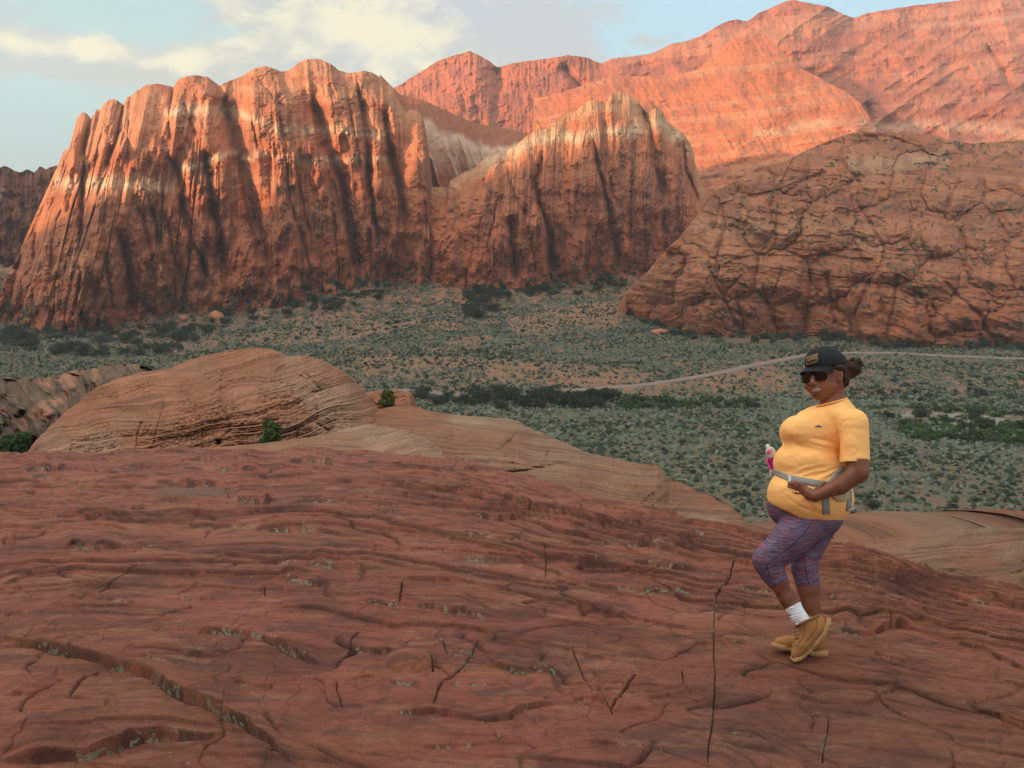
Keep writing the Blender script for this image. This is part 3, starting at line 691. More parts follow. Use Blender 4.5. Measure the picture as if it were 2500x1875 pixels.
M_ROAD, t_, p_ = new_mat('road_surface', 0.9, 0.2)
n_ = t_.noise(t_.n('ShaderNodeTexCoord').outputs['Object'], 0.3, 5, .6)
t_.l(t_.mix(n_, (.15, .115, .10), (.25, .20, .17)), p_.inputs['Base Color'])
def build_road():
    q = np.array(v2q([(840, 845), (880, 847), (940, 852), (1000, 856), (1100, 856), (1200, 850), (1300, 842), (1380, 835), (1450, 826), (1500, 817), (1560, 806), (1620, 793), (1680, 782), (1720, 772), (1770, 765), (1850, 763), (1930, 765), (2000, 768), (2100, 773), (2300, 782)]))
    d = ray_floor(q[:, 0], q[:, 1]); rx, _ = ray(q[:, 0], q[:, 1]); P = np.stack([rx * d, d], 1)
    for _ in range(4): P = np.concatenate([P[:1], np.stack([.75 * P[:-1] + .25 * P[1:], .25 * P[:-1] + .75 * P[1:]], 1).reshape(-1, 2), P[-1:]])
    T = np.gradient(P, axis=0); T /= np.hypot(*T.T)[:, None] + 1e-9; N = np.stack([-T[:, 1], T[:, 0]], 1)
    off = np.array([-2.5, -1.8, 0, 1.8, 2.5]); lift = np.array([.1, .75, .85, .75, .1])
    X = P[:, :1] + N[:, :1] * off; Y = P[:, 1:] + N[:, 1:] * off
    Z = zfloor(X, Y) + lift
    structure(mesh_obj('road', np.stack([X, Y, Z], -1).reshape(-1, 3), grid_faces(*X.shape), M_ROAD))
    return P
ROAD = build_road()

# ---- plants
M_LEAF, t_, p_ = new_mat('foliage', 0.8, 0.15)
a_ = t_.n('ShaderNodeVertexColor', layer_name='col'); oi = t_.n('ShaderNodeObjectInfo')
k_ = t_.m('ADD', .75, t_.m('MULTIPLY', oi.outputs['Random'], .5)); sc_ = t_.n('ShaderNodeVectorMath', operation='SCALE')
t_.l(a_.outputs[0], sc_.inputs[0]); t_.l(k_, sc_.inputs['Scale']); t_.l(sc_.outputs[0], p_.inputs['Base Color'])
M_SCRUB, t_, p_ = new_mat('scrub_foliage', 0.85, 0.1)
a_ = t_.n('ShaderNodeVertexColor', layer_name='col'); n_ = t_.noise(t_.n('ShaderNodeTexCoord').outputs['Object'], 3.0, 3, .7)
sc_ = t_.n('ShaderNodeVectorMath', operation='SCALE'); t_.l(a_.outputs[0], sc_.inputs[0]); t_.l(t_.m('ADD', .35, t_.m('MULTIPLY', n_, 1.3)), sc_.inputs['Scale']); t_.l(sc_.outputs[0], p_.inputs['Base Color'])
M_BARK, t_, p_ = new_mat('bark', 0.9, 0.1)
n_ = t_.noise(t_.n('ShaderNodeTexCoord').outputs['Object'], 9.0, 4, .7); t_.l(t_.mix(n_, (.06, .045, .035), (.16, .12, .09)), p_.inputs['Base Color'])
rng = np.random.default_rng(7)

def lump(sub, seed):
    """a low, lumpy tuft on a half sphere"""
    r = np.random.default_rng(seed); nl, na = sub
    V = []; 
    for i in range(nl):
        ph = (i / (nl - 1)) * math.pi / 2 if nl > 1 else 0
        for j in range(na):
            th = 2 * math.pi * (j + .5 * (i % 2)) / na; rr = .75 + .5 * r.random()
            V.append([math.cos(th) * math.cos(ph) * rr * .5, math.sin(th) * math.cos(ph) * rr * .5, math.sin(ph) * (.55 + .35 * r.random())])
    F = [[i * na + j, i * na + (j + 1) % na, (i + 1) * na + (j + 1) % na, (i + 1) * na + j] for i in range(nl - 1) for j in range(na)]
    return np.array(V), np.array(F)
def scatter_scrub():
    N = int(430000 * RES)
    y = np.sqrt(rng.uniform(180 ** 2, 900 ** 2, N)); x = rng.uniform(-.68, .68, N) * (y + 60)
    sandy, wash, patch, n, qx, qy = veg(x, y)
    vis = (qx > -120) & (qx < 2620); gap = sst(.47, .57, fbm(x / 10, y / 7, 4, 331) + .08 * sandy)
    p = np.where(y < 430, .95, .85) * (1 - .45 * patch * (.2 + .8 * sandy)) * (1 - .35 * sandy * (n > .5)) * (1 - wash * .9)
    dens = np.interp(y, [180, 300, 450, 900], [.66, .66, .62, .44]) * (1 - .50 * gap * np.where(y > 425, 1, .55))
    toe = np.interp(x, TOE_X, TOE_Y); p = np.where(y > toe + 10, p * .5, p)
    dr = np.full(N, 1e9)
    for i in range(0, len(ROAD), 3): dr = np.minimum(dr, (x - ROAD[i, 0]) ** 2 + (y - ROAD[i, 1]) ** 2)
    keep = vis & (rng.random(N) < p * dens * 1.25) & (dr > 22)
    keep &= ~((x > 150) & (y > 560 + .16 * x))
    x = x[keep]; y = y[keep]; n = n[keep]; wash = wash[keep]; M = len(x)
    z = zfloor(x, y) - .15
    size = (.7 + 1.2 * rng.random(M) ** 2.2) * np.interp(y, [200, 500, 900], [1.0, 1.25, 1.6]); h = size * (.6 + .4 * rng.random(M))
    typ = rng.random(M); big = fbm(x / 30, y / 22, 3, 321) + .4 * (fbm(x / 7, y / 5, 2, 322) - .5)
    col = np.where((typ < .36 + 1.3 * (big - .5))[:, None], np.array([.032, .045, .030]), np.array([.108, .130, .098]))
    col = np.where(((typ > .9))[:, None], np.array([.14, .155, .12]), col)
    col = np.where(((typ > .30) & (typ < .42))[:, None], np.array([.095, .108, .062]), col)
    col = col * (.6 + .8 * rng.random(M))[:, None]
    size = np.where(typ < .30, size * 1.35, size)
    Vs, Fs, Cs = [], [], []; off = 0
    near = y < 420
    for grp, subs in ((near, [((4, 8), s) for s in range(6)]), (~near, [((3, 5), s) for s in range(4)])):
        idx = np.nonzero(grp)[0]; which = rng.integers(0, len(subs), len(idx))
        for k, (sb, sd) in enumerate(subs):
            ii = idx[which == k]; v, f = lump(sb, sd)
            a = rng.uniform(0, 6.28, len(ii)); ca, sa = np.cos(a)[:, None], np.sin(a)[:, None]; s = size[ii][:, None]
            X = (v[None, :, 0] * ca - v[None, :, 1] * sa) * s + x[ii][:, None]; Y = (v[None, :, 0] * sa + v[None, :, 1] * ca) * s + y[ii][:, None]
            Zz = v[None, :, 2] * h[ii][:, None] + z[ii][:, None]
            Vs.append(np.stack([X, Y, Zz], -1).reshape(-1, 3)); Fs.append((f[None] + (np.arange(len(ii)) * len(v))[:, None, None] + off).reshape(-1, 4))
            Cs.append(np.repeat(col[ii], len(v), 0)); off += len(ii) * len(v)
    o = mesh_obj('desert_scrub', np.concatenate(Vs), np.concatenate(Fs), M_SCRUB, np.concatenate(Cs), smooth=False)
    tag(o, 'low grey green sagebrush covering the sandy canyon floor', 'scrub', kind='stuff')
    print('scrub', M)
scatter_scrub()

def leaf_cloud(clumps, n, leaf, col, seed, flat=1.0, upright=0.0):
    """leaf sized faces spread over the shells of the clumps (x, y, z, radius)"""
    r = np.random.default_rng(seed); C = np.array(clumps, float)
    w = C[:, 3] ** 2; k = r.choice(len(C), n, p=w / w.sum())
    d = r.normal(size=(n, 3)); d /= np.linalg.norm(d, axis=1)[:, None]; d[:, 2] = np.abs(d[:, 2]) * np.where(r.random(n) < .75, 1, -1)
    rad = (.55 + .5 * r.random(n) ** .6)
    P = C[k, :3] + d * (C[k, 3] * rad)[:, None] * np.array([1, 1, flat])
    a = r.normal(size=(n, 3)) + np.array([0, 0, upright]); a /= np.linalg.norm(a, axis=1)[:, None]
    b = np.cross(a, r.normal(size=(n, 3))); b /= np.linalg.norm(b, axis=1)[:, None]
    L = leaf * (.6 + .8 * r.random(n))[:, None]
    V = np.stack([P - a * L, P + b * L * .5, P + a * L, P - b * L * .5], 1).reshape(-1, 3)
    c = np.array(col) * (.6 + .8 * r.random(n))[:, None]; c *= (.75 + .5 * _h(k, k * 0, seed))[:, None]
    return V, np.arange(n * 4).reshape(-1, 4), np.repeat(c, 4, 0)
def tube(pts, rad, ns=7):
    P = np.array(pts, float); rad = np.array(rad, float); T = np.gradient(P, axis=0); T /= np.linalg.norm(T, axis=1)[:, None] + 1e-9
    up = np.array([0, 0, 1.0]) if abs(T[0, 2]) < .9 else np.array([1.0, 0, 0]); V = []
    for p, t, r in zip(P, T, rad):
        a = np.cross(t, up); a /= np.linalg.norm(a); b = np.cross(t, a)
        th = np.arange(ns) * 2 * math.pi / ns; V.append(p + r * (np.cos(th)[:, None] * a + np.sin(th)[:, None] * b))
    V = np.concatenate(V); n = len(P)
    F = [[i * ns + j, i * ns + (j + 1) % ns, (i + 1) * ns + (j + 1) % ns, (i + 1) * ns + j] for i in range(n - 1) for j in range(ns)]
    return V, np.array(F)
def merge(parts):
    Vs, Fs, Cs = [], [], []; o = 0
    for p in parts:
        Vs.append(p[0]); Fs.append(p[1] + o); o += len(p[0])
        if len(p) > 2: Cs.append(p[2])
    return np.concatenate(Vs), np.concatenate(Fs), (np.concatenate(Cs) if Cs else None)
def stems(n, hgt, spread, seed, r0=.04):
    r = np.random.default_rng(seed); out = []
    for i in range(n):
        a = r.uniform(0, 6.28); e = np.array([math.cos(a), math.sin(a)]) * spread * r.uniform(.3, 1)
        out.append(tube([(0, 0, 0), (e[0] * .35, e[1] * .35, hgt * .35), (e[0] * .8, e[1] * .8, hgt * .7), (e[0], e[1], hgt)], [r0, r0 * .8, r0 * .5, r0 * .2], 5))
    return merge(out)
def make_tree(name, size, seed, col, nleaf=900, tall=1.0, leaf=.2):
    """a small tree or shrub of 1 m scale times size: crown mesh, trunk mesh as child"""
    r = np.random.default_rng(seed)
    cl = [(r.normal() * .30, r.normal() * .30, (.22 + .50 * r.random()) * tall, .16 + .16 * r.random()) for _ in range(11)] + [(0, 0, .4 * tall, .34)]
    V, F, C = leaf_cloud(cl, nleaf, leaf / size, col, seed)
    V[:, 2] = np.maximum(V[:, 2], .01)
    o = mesh_obj(name, V * size, F, M_LEAF, C, smooth=False)
    tv, tf, _ = stems(4, .55 * tall * size, .3 * size, seed, .035 * size)
    mesh_obj('trunk', tv, tf, M_BARK, parent=o)
    return o
def copy_thing(o, loc, rot, s, label=None, group=None):
    c = o.copy(); scene.collection.objects.link(c)
    c.location = loc; c.rotation_euler = (0, 0, rot); c.scale = (s, s, s * rng.uniform(.8, 1.15))
    for ch in o.children:
        d = ch.copy(); scene.collection.objects.link(d); d.parent = c
    if label: c['label'] = label
    if group: c['group'] = group
    return c
DARK = (.034, .048, .032); OAK = (.048, .068, .036); GREEN = (.052, .100, .032)
PROTO = {}
def proto(kind):
    if kind not in PROTO:
        name, cat, size, col, nl, tall, leaf = {
            'juniper': ('juniper_tree', 'tree', 4.2, DARK, 900, 1.0, .26), 'juniper2': ('juniper_tree', 'tree', 4.8, (.045, .062, .045), 900, .85, .28),
            'oak': ('oak_shrub', 'shrub', 3.6, OAK, 800, .7, .26), 'green': ('willow_shrub', 'shrub', 2.8, GREEN, 700, .7, .24)}[kind]
        PROTO[kind] = [name, cat, [make_tree(name, size, 40 + i + len(PROTO) * 9, col, nl, tall, leaf) for i in range(3)], set()]
    return PROTO[kind]
def plant(kind, x, y, s, label, group):
    name, cat, objs, used = proto(kind)
    i = int(rng.integers(0, len(objs))); loc = (x, y, float(zfloor(np.array([x]), np.array([y]))[0]) - .3 * s)
    if i not in used:
        used.add(i); o = objs[i]; o.location = loc; o.rotation_euler = (0, 0, rng.uniform(0, 6.28)); o.scale = (s, s, s)
    else: o = copy_thing(objs[i], loc, rng.uniform(0, 6.28), s)
    tag(o, label, cat, group)
    PLANTED.setdefault(group, []).append(o)
    return o
PLANTED = {}
def plant_zone(poly, n, kinds, smin, smax, label, group):
    P = np.array(v2q(poly)); qx = rng.uniform(P[:, 0].min(), P[:, 0].max(), n * 8); qy = rng.uniform(P[:, 1].min(), P[:, 1].max(), n * 8)
    ok = zone(qx, qy, P) > .5; qx = qx[ok][:n]; qy = qy[ok][:n]; d = ray_floor(qx, qy); rx, _ = ray(qx, qy)
    for k in range(len(qx)):
        if d[k] < 1200: plant(kinds[int(rng.integers(0, len(kinds)))], float(rx[k] * d[k]), float(d[k]), rng.uniform(smin, smax), label, group)
PLANTS = [
    ([(890, 862), (1000, 860), (1100, 856), (1330, 862), (1330, 885), (1100, 885), (930, 878)], 70, ['oak', 'juniper'], 1.0, 1.8, 'dark oak shrub in the thick band just below the dirt road', 'oak shrubs in the band below the road'),
    ([(1340, 866), (1640, 862), (1640, 882), (1340, 886)], 70, ['oak', 'green'], .8, 1.4, 'low green shrub in the thin band right of the dark thicket', 'low shrubs in the band running to the woman'),
    ([(1860, 880), (2212, 880), (2212, 960), (1990, 955), (1860, 900)], 90, ['green', 'green', 'oak'], .8, 1.6, 'bright green willow shrub along the pale dry wash right of the woman', 'willow shrubs along the dry wash'),
    ([(1860, 820), (2212, 800), (2212, 870), (1860, 870)], 26, ['oak', 'juniper2'], .5, .9, 'dark shrub between the road and the green wash', 'dark shrubs between road and wash'),
    ([(0, 706), (160, 716), (330, 710), (480, 700), (480, 730), (350, 768), (150, 775), (0, 748)], 90, ['juniper', 'oak', 'juniper2'], 1.2, 2.2, 'dark juniper in the woodland at the foot of the left cliff', 'junipers at the foot of the left cliff'),
    ([(430, 690), (520, 650), (640, 618), (760, 600), (840, 590), (850, 640), (740, 668), (600, 690), (480, 712)], 85, ['juniper', 'oak'], 1.1, 2.2, 'dark juniper on the shaded slope under the ribbed cliff', 'junipers on the shaded slope'),
    ([(1000, 640), (1060, 615), (1105, 640), (1100, 665), (1050, 690), (1010, 690)], 26, ['juniper'], 1.6, 2.8, 'large dark juniper in the clump beside the red pinnacle', 'junipers beside the pinnacle'),
    ([(1130, 610), (1250, 600), (1380, 590), (1350, 625), (1250, 640), (1140, 645)], 40, ['juniper', 'oak'], 1.2, 2.0, 'dark juniper on the apron below the middle cliff', 'junipers below the middle cliff'),
    ([(1375, 690), (1480, 720), (1620, 728), (1850, 728), (1850, 742), (1600, 742), (1420, 725)], 50, ['juniper', 'oak'], 1.0, 1.8, 'dark juniper along the foot of the broad rock dome', 'junipers at the foot of the dome'),
    ([(1880, 740), (2000, 745), (2212, 752), (2212, 762), (1900, 756)], 24, ['juniper', 'juniper2'], 1.2, 2.0, 'round dark juniper between the road and the rock dome', 'junipers between road and dome'),
    ([(480, 712), (760, 700), (900, 700), (900, 716), (650, 738), (480, 742)], 26, ['oak', 'juniper'], .6, 1.1, 'dark shrub among the sandy clearings', 'shrubs among the clearings'),
    ([(1800, 1080), (1900, 1070), (1910, 1150), (1800, 1160)], 9, ['oak', 'juniper'], .6, 1.0, 'dark shrub on the canyon floor just behind the hip of the woman', 'shrubs behind the woman'),
    ([(1200, 900), (1640, 900), (1640, 1080), (1300, 960)], 40, ['oak', 'juniper2'], .28, .5, 'small dark shrub in the sagebrush left of the woman', 'small shrubs in the sagebrush'),
    ([(1880, 980), (2212, 980), (2212, 1120), (1900, 1120)], 30, ['oak', 'juniper2'], .28, .5, 'small dark shrub in the sagebrush right of the woman', 'small shrubs in the right sagebrush'),
    ([(700, 740), (1300, 700), (1600, 740), (1500, 800), (1000, 830), (800, 800)], 40, ['oak', 'juniper2'], .4, .7, 'small dark shrub on the open floor above the road', 'small shrubs above the road'),
]
for args in PLANTS: plant_zone(*args)
for vx, vy, s in ((1033, 868, 1.9), (1046, 872, 1.5), (1160, 866, 1.4), (1140, 868, 1.2)):
    q = v2q([(vx, vy)])[0]; d = ray_floor(*q)[0]; rx, _ = ray(*q)
    plant('juniper', float(rx * d), float(d), s, 'tall dark tree standing out of the thicket below the road', 'tall trees in the thicket')

ORD = ['first', 'second', 'third', 'fourth', 'fifth', 'sixth', 'seventh', 'eighth', 'ninth', 'tenth', 'eleventh', 'twelfth', 'thirteenth', 'fourteenth', 'fifteenth', 'sixteenth', 'seventeenth', 'eighteenth', 'nineteenth', 'twentieth',
       'twenty-first', 'twenty-second', 'twenty-third', 'twenty-fourth', 'twenty-fifth', 'twenty-sixth', 'twenty-seventh', 'twenty-eighth', 'twenty-ninth', 'thirtieth']
SHORT = {'junipers beside the pinnacle': 'dark juniper in the clump beside the red pinnacle', 'junipers between road and dome': 'round juniper between the road and the rock dome',
         'shrubs among the clearings': 'dark shrub among the sandy clearings', 'shrubs behind the woman': 'shrub on the canyon floor behind her hip', 'dark shrubs between road and wash': 'shrub between the road and the green wash',
         'small shrubs in the right sagebrush': 'shrub in the sagebrush right of the woman', 'tall trees in the thicket': 'tree standing out of the thicket below the road'}
for grp, objs in PLANTED.items():                        # where there are few, each gets a label of its own
    if grp not in SHORT or len(objs) > 30: continue
    objs.sort(key=lambda o: o.location.x / o.location.y); big = sorted(o.scale[0] for o in objs)
    for i, o in enumerate(objs):
        k = big.index(o.scale[0]) / max(1, len(objs) - 1); size = 'small' if k < .34 else 'middling' if k < .67 else 'large'
        o['label'] = '%s %s, %s from the left' % (size, SHORT[grp], ORD[i])

# ---- loose boulders by the road and at the foot of the dome
def boulder_mesh(seed, n=18):
    th = np.linspace(0, 2 * math.pi, n, endpoint=False); ph = np.linspace(-math.pi / 2, math.pi / 2, n // 2)
    T, P = np.meshgrid(th, ph); r = .75 + .5 * fbm(np.cos(T) * 1.3 + 5 + seed, np.sin(T) * 1.3 + P * 1.2, 3, seed)
    X = np.cos(T) * np.cos(P) * r; Y = np.sin(T) * np.cos(P) * r; Z = np.sin(P) * r * .8
    V = np.stack([X, Y, Z], -1).reshape(-1, 3); i = np.arange(T.size).reshape(T.shape); j = np.roll(i, -1, 1)
    return V, np.stack([i[:-1], j[:-1], j[1:], i[1:]], -1).reshape(-1, 4)
for k, (vx, vy, s, lab) in enumerate([
        (1833, 733, 3.4, 'rounded orange boulder just behind the cap, left of the big shrub'), (2108, 738, 4.4, 'tall cream boulder standing against the foot of the dome, far right'),
        (2155, 712, 3.0, 'pale boulder above the road, far right under the dome'), (1425, 722, 6.5, 'long flat orange slab lying left of the dome foot'),
        (2010, 727, 2.6, 'small brown boulder beside the dark shrub under the dome'), (590, 640, 5.0, 'orange block at the foot of the dark gully in the left cliff'),
        (398, 690, 4.0, 'small red knob standing alone on the slope below the left cliff'), (470, 690, 7.0, 'cluster block of orange rock on the toe of the left slope')]):
    q = v2q([(vx, vy)])[0]; d = ray_floor(*q)[0]; rx, _ = ray(*q)
    V, F = boulder_mesh(k + 3, 28); c = np.tile([.50, .26, .16], (len(V), 1)) if k in (0, 1, 2) else np.tile([.46, .19, .11], (len(V), 1))
    o = mesh_obj('boulder', V * s * np.array([1, .8, .45 if k == 3 else .95]), F, M_CLIFF, c); o.location = (float(rx * d), float(d), float(zfloor(rx * d, d)) + s * .2)
    tag(o, lab, 'boulder')
# ---------------------------------------------------------------- the bench of tan rock between the slab and the valley
def edge_q():
    return v2q([(-400, 1000), (0, 985), (120, 981), (300, 978), (420, 975), (560, 972), (700, 968), (800, 974), (900, 984), (1000, 996), (1080, 1012), (1150, 1035), (1220, 1052), (1300, 1076), (1380, 1096), (1440, 1112), (1500, 1130),
                (1570, 1134), (1640, 1150), (1700, 1158), (1760, 1166), (1830, 1176), (1900, 1196), (1960, 1222), (2030, 1245), (2100, 1262), (2212, 1280), (2500, 1310), (2800, 1340)])
EDGE = np.array(edge_q())
def bedding(x, y, tilt, warp, seed):
    return y + tilt * x + (fbm(x / 220, y / 150, 3, seed) - .5) * warp + (fbm(x / 40, y / 30, 2, seed + 5) - .5) * 5
def strat(x, y, tilt, per, warp, seed):
    """bedding: continuous parallel steps that follow tilted, gently waving lines"""
    u = bedding(x, y, tilt, warp, seed) / per
    k = np.floor(u); f = u - k; amp = .35 + 1.1 * _h(k, k * 0, seed + 2) * sst(.2, .6, vn(k * 3.1, x / 150, seed + 3))
    return (sst(0, .14, f) - f) * amp
def rel_domeA(g, t, x, y):
    a = strat(x, y, .22, 21, 60, 401) * .75 + strat(x, y, .21, 7, 60, 401) * .42
    a = a * (.35 + .65 * sst(.0, .30, t)); e, i = cells((x + .3 * y + 9 * fbm(x / 9, y / 9, 2, 8)) / 15, (y + .22 * x) / 11, 407); a -= (1 - sst(.0, .12, e)) * .16 * sst(.45, .6, vn(x / 50, y / 50, 3))
    a += 2.2 * np.sin(np.clip((x - 60) / 880, 0, 1) * math.pi) + (fbm(x / 60, y / 40, 4, 408) - .5) * 1.6 + (fbm(x / 8, y / 5, 3, 409) - .5) * .3
    return carve(a, x, y, [(d1(p), w, d) for p, w, d in [
        ([(1740, 790), (1710, 870), (1700, 1000), (1690, 1080), (1750, 1160), (1790, 1260), (1700, 1330)], 3, .45), ([(1215, 965), (1260, 1010), (1270, 1060), (1230, 1180), (1200, 1290), (1190, 1400)], 2.5, .3),
        ([(2130, 850), (2145, 790), (2212, 760)], 2.5, .5), ([(1100, 1190), (1060, 1300), (1050, 1420)], 2.5, .4), ([(1560, 1190), (1565, 1420)], 2.5, .4), ([(560, 1350), (545, 1450)], 3, .5), ([(1690, 1330), (1690, 1380)], 6, 1.0)]] +
        [(d2(p), w, d) for p, w, d in [([(185, 815), (235, 900), (235, 980), (225, 1050), (320, 1110), (330, 1140)], 3, .5), ([(150, 670), (200, 720), (260, 800), (180, 820)], 2.5, .5), ([(40, 770), (50, 830)], 2.5, .4),
            ([(380, 900), (375, 1000)], 2, .3), ([(80, 1100), (75, 1210)], 3, .5), ([(560, 1000), (700, 1010), (640, 1080)], 5, .8)]])
BT = np.array([.255, .118, .067])
TILT = {410: .21, 440: -.11, 480: .11, 463: .16}; WARP = {410: 60, 440: 30, 480: 25}
def col_bench(seed, grey=0.0):
    def f(g, t, x, y, z, rel):
        c = mixc(np.tile(BT, (len(g), 1)), [.31, .20, .132], .8 * sst(.35, .75, fbm(x / 200, y / 110, 3, seed)) + grey)
        c = mixc(c, [.36, .145, .082], .6 * sst(.4, .8, fbm(x / 160 + 5, y / 90, 3, seed + 1)))
        u = bedding(x, y, TILT.get(seed, .1), WARP.get(seed, 60), {410: 401, 440: 421, 480: 471}.get(seed, seed))
        c = c * (.80 + .42 * (.6 * vn(u / 5, x / 300, seed + 3) + .4 * vn(u / 2.2, x / 160, seed + 4)))[:, None]; c = mixc(c, [.15, .080, .052], .55 * sst(.62, .80, vn(u / 3.2, x / 120, seed + 2)))
        e, i = cells((x + .25 * y + 8 * fbm(x / 9, y / 9, 2, seed + 8)) / 17, u / 12, seed + 9); c = mixc(c, [.09, .05, .032], .55 * (1 - sst(0, .07, e)) * sst(.40, .58, vn(x / 45, y / 40, seed + 10)))
        c = c * (.94 + .12 * i[:, None])
        return c
    return f
crest = v2q([(55, 985), (66, 965), (80, 948), (100, 930), (135, 895), (170, 868), (205, 838), (250, 820), (300, 805), (335, 800), (370, 795), (405, 778), (450, 766), (500, 757), (545, 751), (580, 755), (615, 770), (650, 768), (690, 778), (730, 800),
             (755, 822), (775, 850), (800, 878), (822, 905), (836, 918), (850, 935)])
loft('rock_dome', crest, [(0, 60, 1140), (960, 960, 1130)], 820, 360, lambda g: np.interp(g, [60, 600, 950], [70, 78, 66]), 44.0, rel_domeA, col_bench(410), M_BENCH, g0=62, g1=960, prof=(.55, 3.0), back=(50, .9), side=14, sub=1.5)

def rel_B(g, t, x, y):
    a = strat(x, y, -.11, 17, 30, 421) * .62 + strat(x, y, -.11, 6.5, 30, 421) * .34
    e, i = cells((x + 9 * fbm(x / 9, y / 9, 2, 8)) / 17, (y - .1 * x) / 12, 427); a -= (1 - sst(.0, .12, e)) * .12 * sst(.45, .6, vn(x / 40, y / 40, 4))
    r = sst(1480, 1580, x) * (1 - sst(1640, 1720, x)); a += r * ridged((x + .9 * y) / 26 - (x - 1500) ** 2 / 30000, 0 * x, 1, 428) * .9
    a += (fbm(x / 90, y / 50, 4, 429) - .5) * 2.0 + (fbm(x / 8, y / 5, 3, 430) - .5) * .25
    return carve(a, x, y, [(d2(p), w, d) for p, w, d in [([(870, 1140), (960, 1200), (1040, 1260), (1050, 1300)], 5, 1.0), ([(975, 1090), (965, 1200)], 2.5, .5), ([(1280, 1060), (1290, 1170)], 2.5, .4), ([(2020, 1240), (2000, 1370)], 3, .7),
        ([(1120, 1050), (1130, 1140)], 2, .3), ([(1780, 1040), (1800, 1100), (1720, 1190), (1640, 1260)], 5, .8), ([(1640, 1440), (1850, 1420), (2200, 1350)], 6, .9)]] +
        [([(1660, 1130), (1615, 1160), (1640, 1185)], 6, .8), ([(1720, 1205), (1790, 1215), (1830, 1240)], 5, .6)])
crest = v2q([(690, 902), (740, 895), (800, 888), (835, 882), (870, 876), (893, 880), (920, 888), (960, 895), (1010, 901), (1060, 905), (1095, 905), (1120, 912), (1140, 925), (1170, 938), (1210, 955), (1250, 972), (1280, 984), (1310, 990), (1345, 996),
             (1372, 1004), (1395, 1008), (1420, 1006), (1434, 1018), (1445, 1036), (1470, 1044), (1500, 1058), (1540, 1076), (1575, 1092), (1600, 1112), (1620, 1138), (1632, 1155)])
loft('rock_dome', crest, [(0, 760, 1140), (1000, 1000, 1170), (1850, 1850, 1330)], 900, 320, lambda g: np.interp(g, [780, 1300, 1600, 1850], [72, 60, 44, 30]), lambda g, bx, by: np.interp(g, [780, 1300, 1850], [42, 26, 14]), rel_B, lambda *a: col_bench(440, .25)(*a) * .84, M_BENCH,
     prof=(.55, 3.0), back=(45, .9), side=14, sub=1.5)
# small block between the two, and the pale lip in front
def rel_small(seed):
    return lambda g, t, x, y: strat(x, y, .05, 14, 20, seed) * .4 + (fbm(x / 30, y / 18, 4, seed + 1) - .5) * 1.6 + 1.5 * np.sin(t * 1.5)
crest = v2q([(770, 860), (778, 850), (800, 846), (830, 842), (860, 843), (885, 848), (891, 858), (891, 872), (888, 886)])
loft('rock_outcrop', crest, [(0, 880, 1015), (1010, 1003, 1015)], 220, 110, lambda g: np.full(g.shape, 84.0), 80.0, rel_small(451), col_bench(452), M_BENCH, prof=(.6, 2.0), back=(20, .9), side=4, sub=1.5)
crest = v2q([(400, 975), (560, 960), (660, 948), (740, 930), (790, 918), (830, 925), (880, 935), (925, 955), (960, 985), (1000, 1000)])
loft('rock_outcrop', crest, [(0, 450, 1160), (1140, 1140, 1170)], 420, 120, lambda g: np.full(g.shape, 42.0), 26.0, lambda g, t, x, y: strat(x, y, .16, 13, 30, 461) * .3 + (fbm(x / 40, y / 20, 4, 462) - .5) * .8, col_bench(463, .2), M_BENCH,
     prof=(.7, 2.0), back=(20, .7), side=5, sub=1.5)
# right: rock beyond the slab
def rel_C(g, t, x, y):
    a = strat(x, y, .11, 15, 25, 471) * .32 + strat(x, y, .11, 6, 25, 471) * .16 + (fbm(x / 60, y / 30, 4, 476) - .5) * 1.4
    return carve(a, x, y, [(v2q([(1880, 1165), (1960, 1190), (2060, 1205), (2240, 1215)]), 5, .2), (v2q([(1950, 1215), (2060, 1232), (2220, 1240)]), 5, .2)])
crest = v2q([(1700, 1190), (1790, 1172), (1840, 1168), (1880, 1160), (1905, 1163), (1940, 1158), (1980, 1150), (2020, 1145), (2060, 1139), (2110, 1138), (2160, 1141), (2212, 1137), (2320, 1130), (2500, 1150), (2700, 1190)])
loft('rock_outcrop', crest, [(0, 1930, 1350), (3200, 3050, 1520)], 620, 240, lambda g: np.interp(g, [1930, 2400, 3000], [24, 30, 30]), 12.0, rel_C, lambda *a: col_bench(480, .35)(*a) * .70, M_BENCH, prof=(.6, 2.5), back=(40, .6), side=10, sub=1.5)
crest = v2q([(1770, 1172), (1785, 1167), (1805, 1164), (1825, 1165), (1838, 1170), (1850, 1180)])
loft('rock_outcrop', crest, [(0, 1995, 1335), (2100, 2090, 1340)], 120, 60, lambda g: np.full(g.shape, 21.0), 18.0, rel_small(481), col_bench(482, .2), M_BENCH, prof=(.6, 2.0), back=(8, .9), side=2, sub=1)
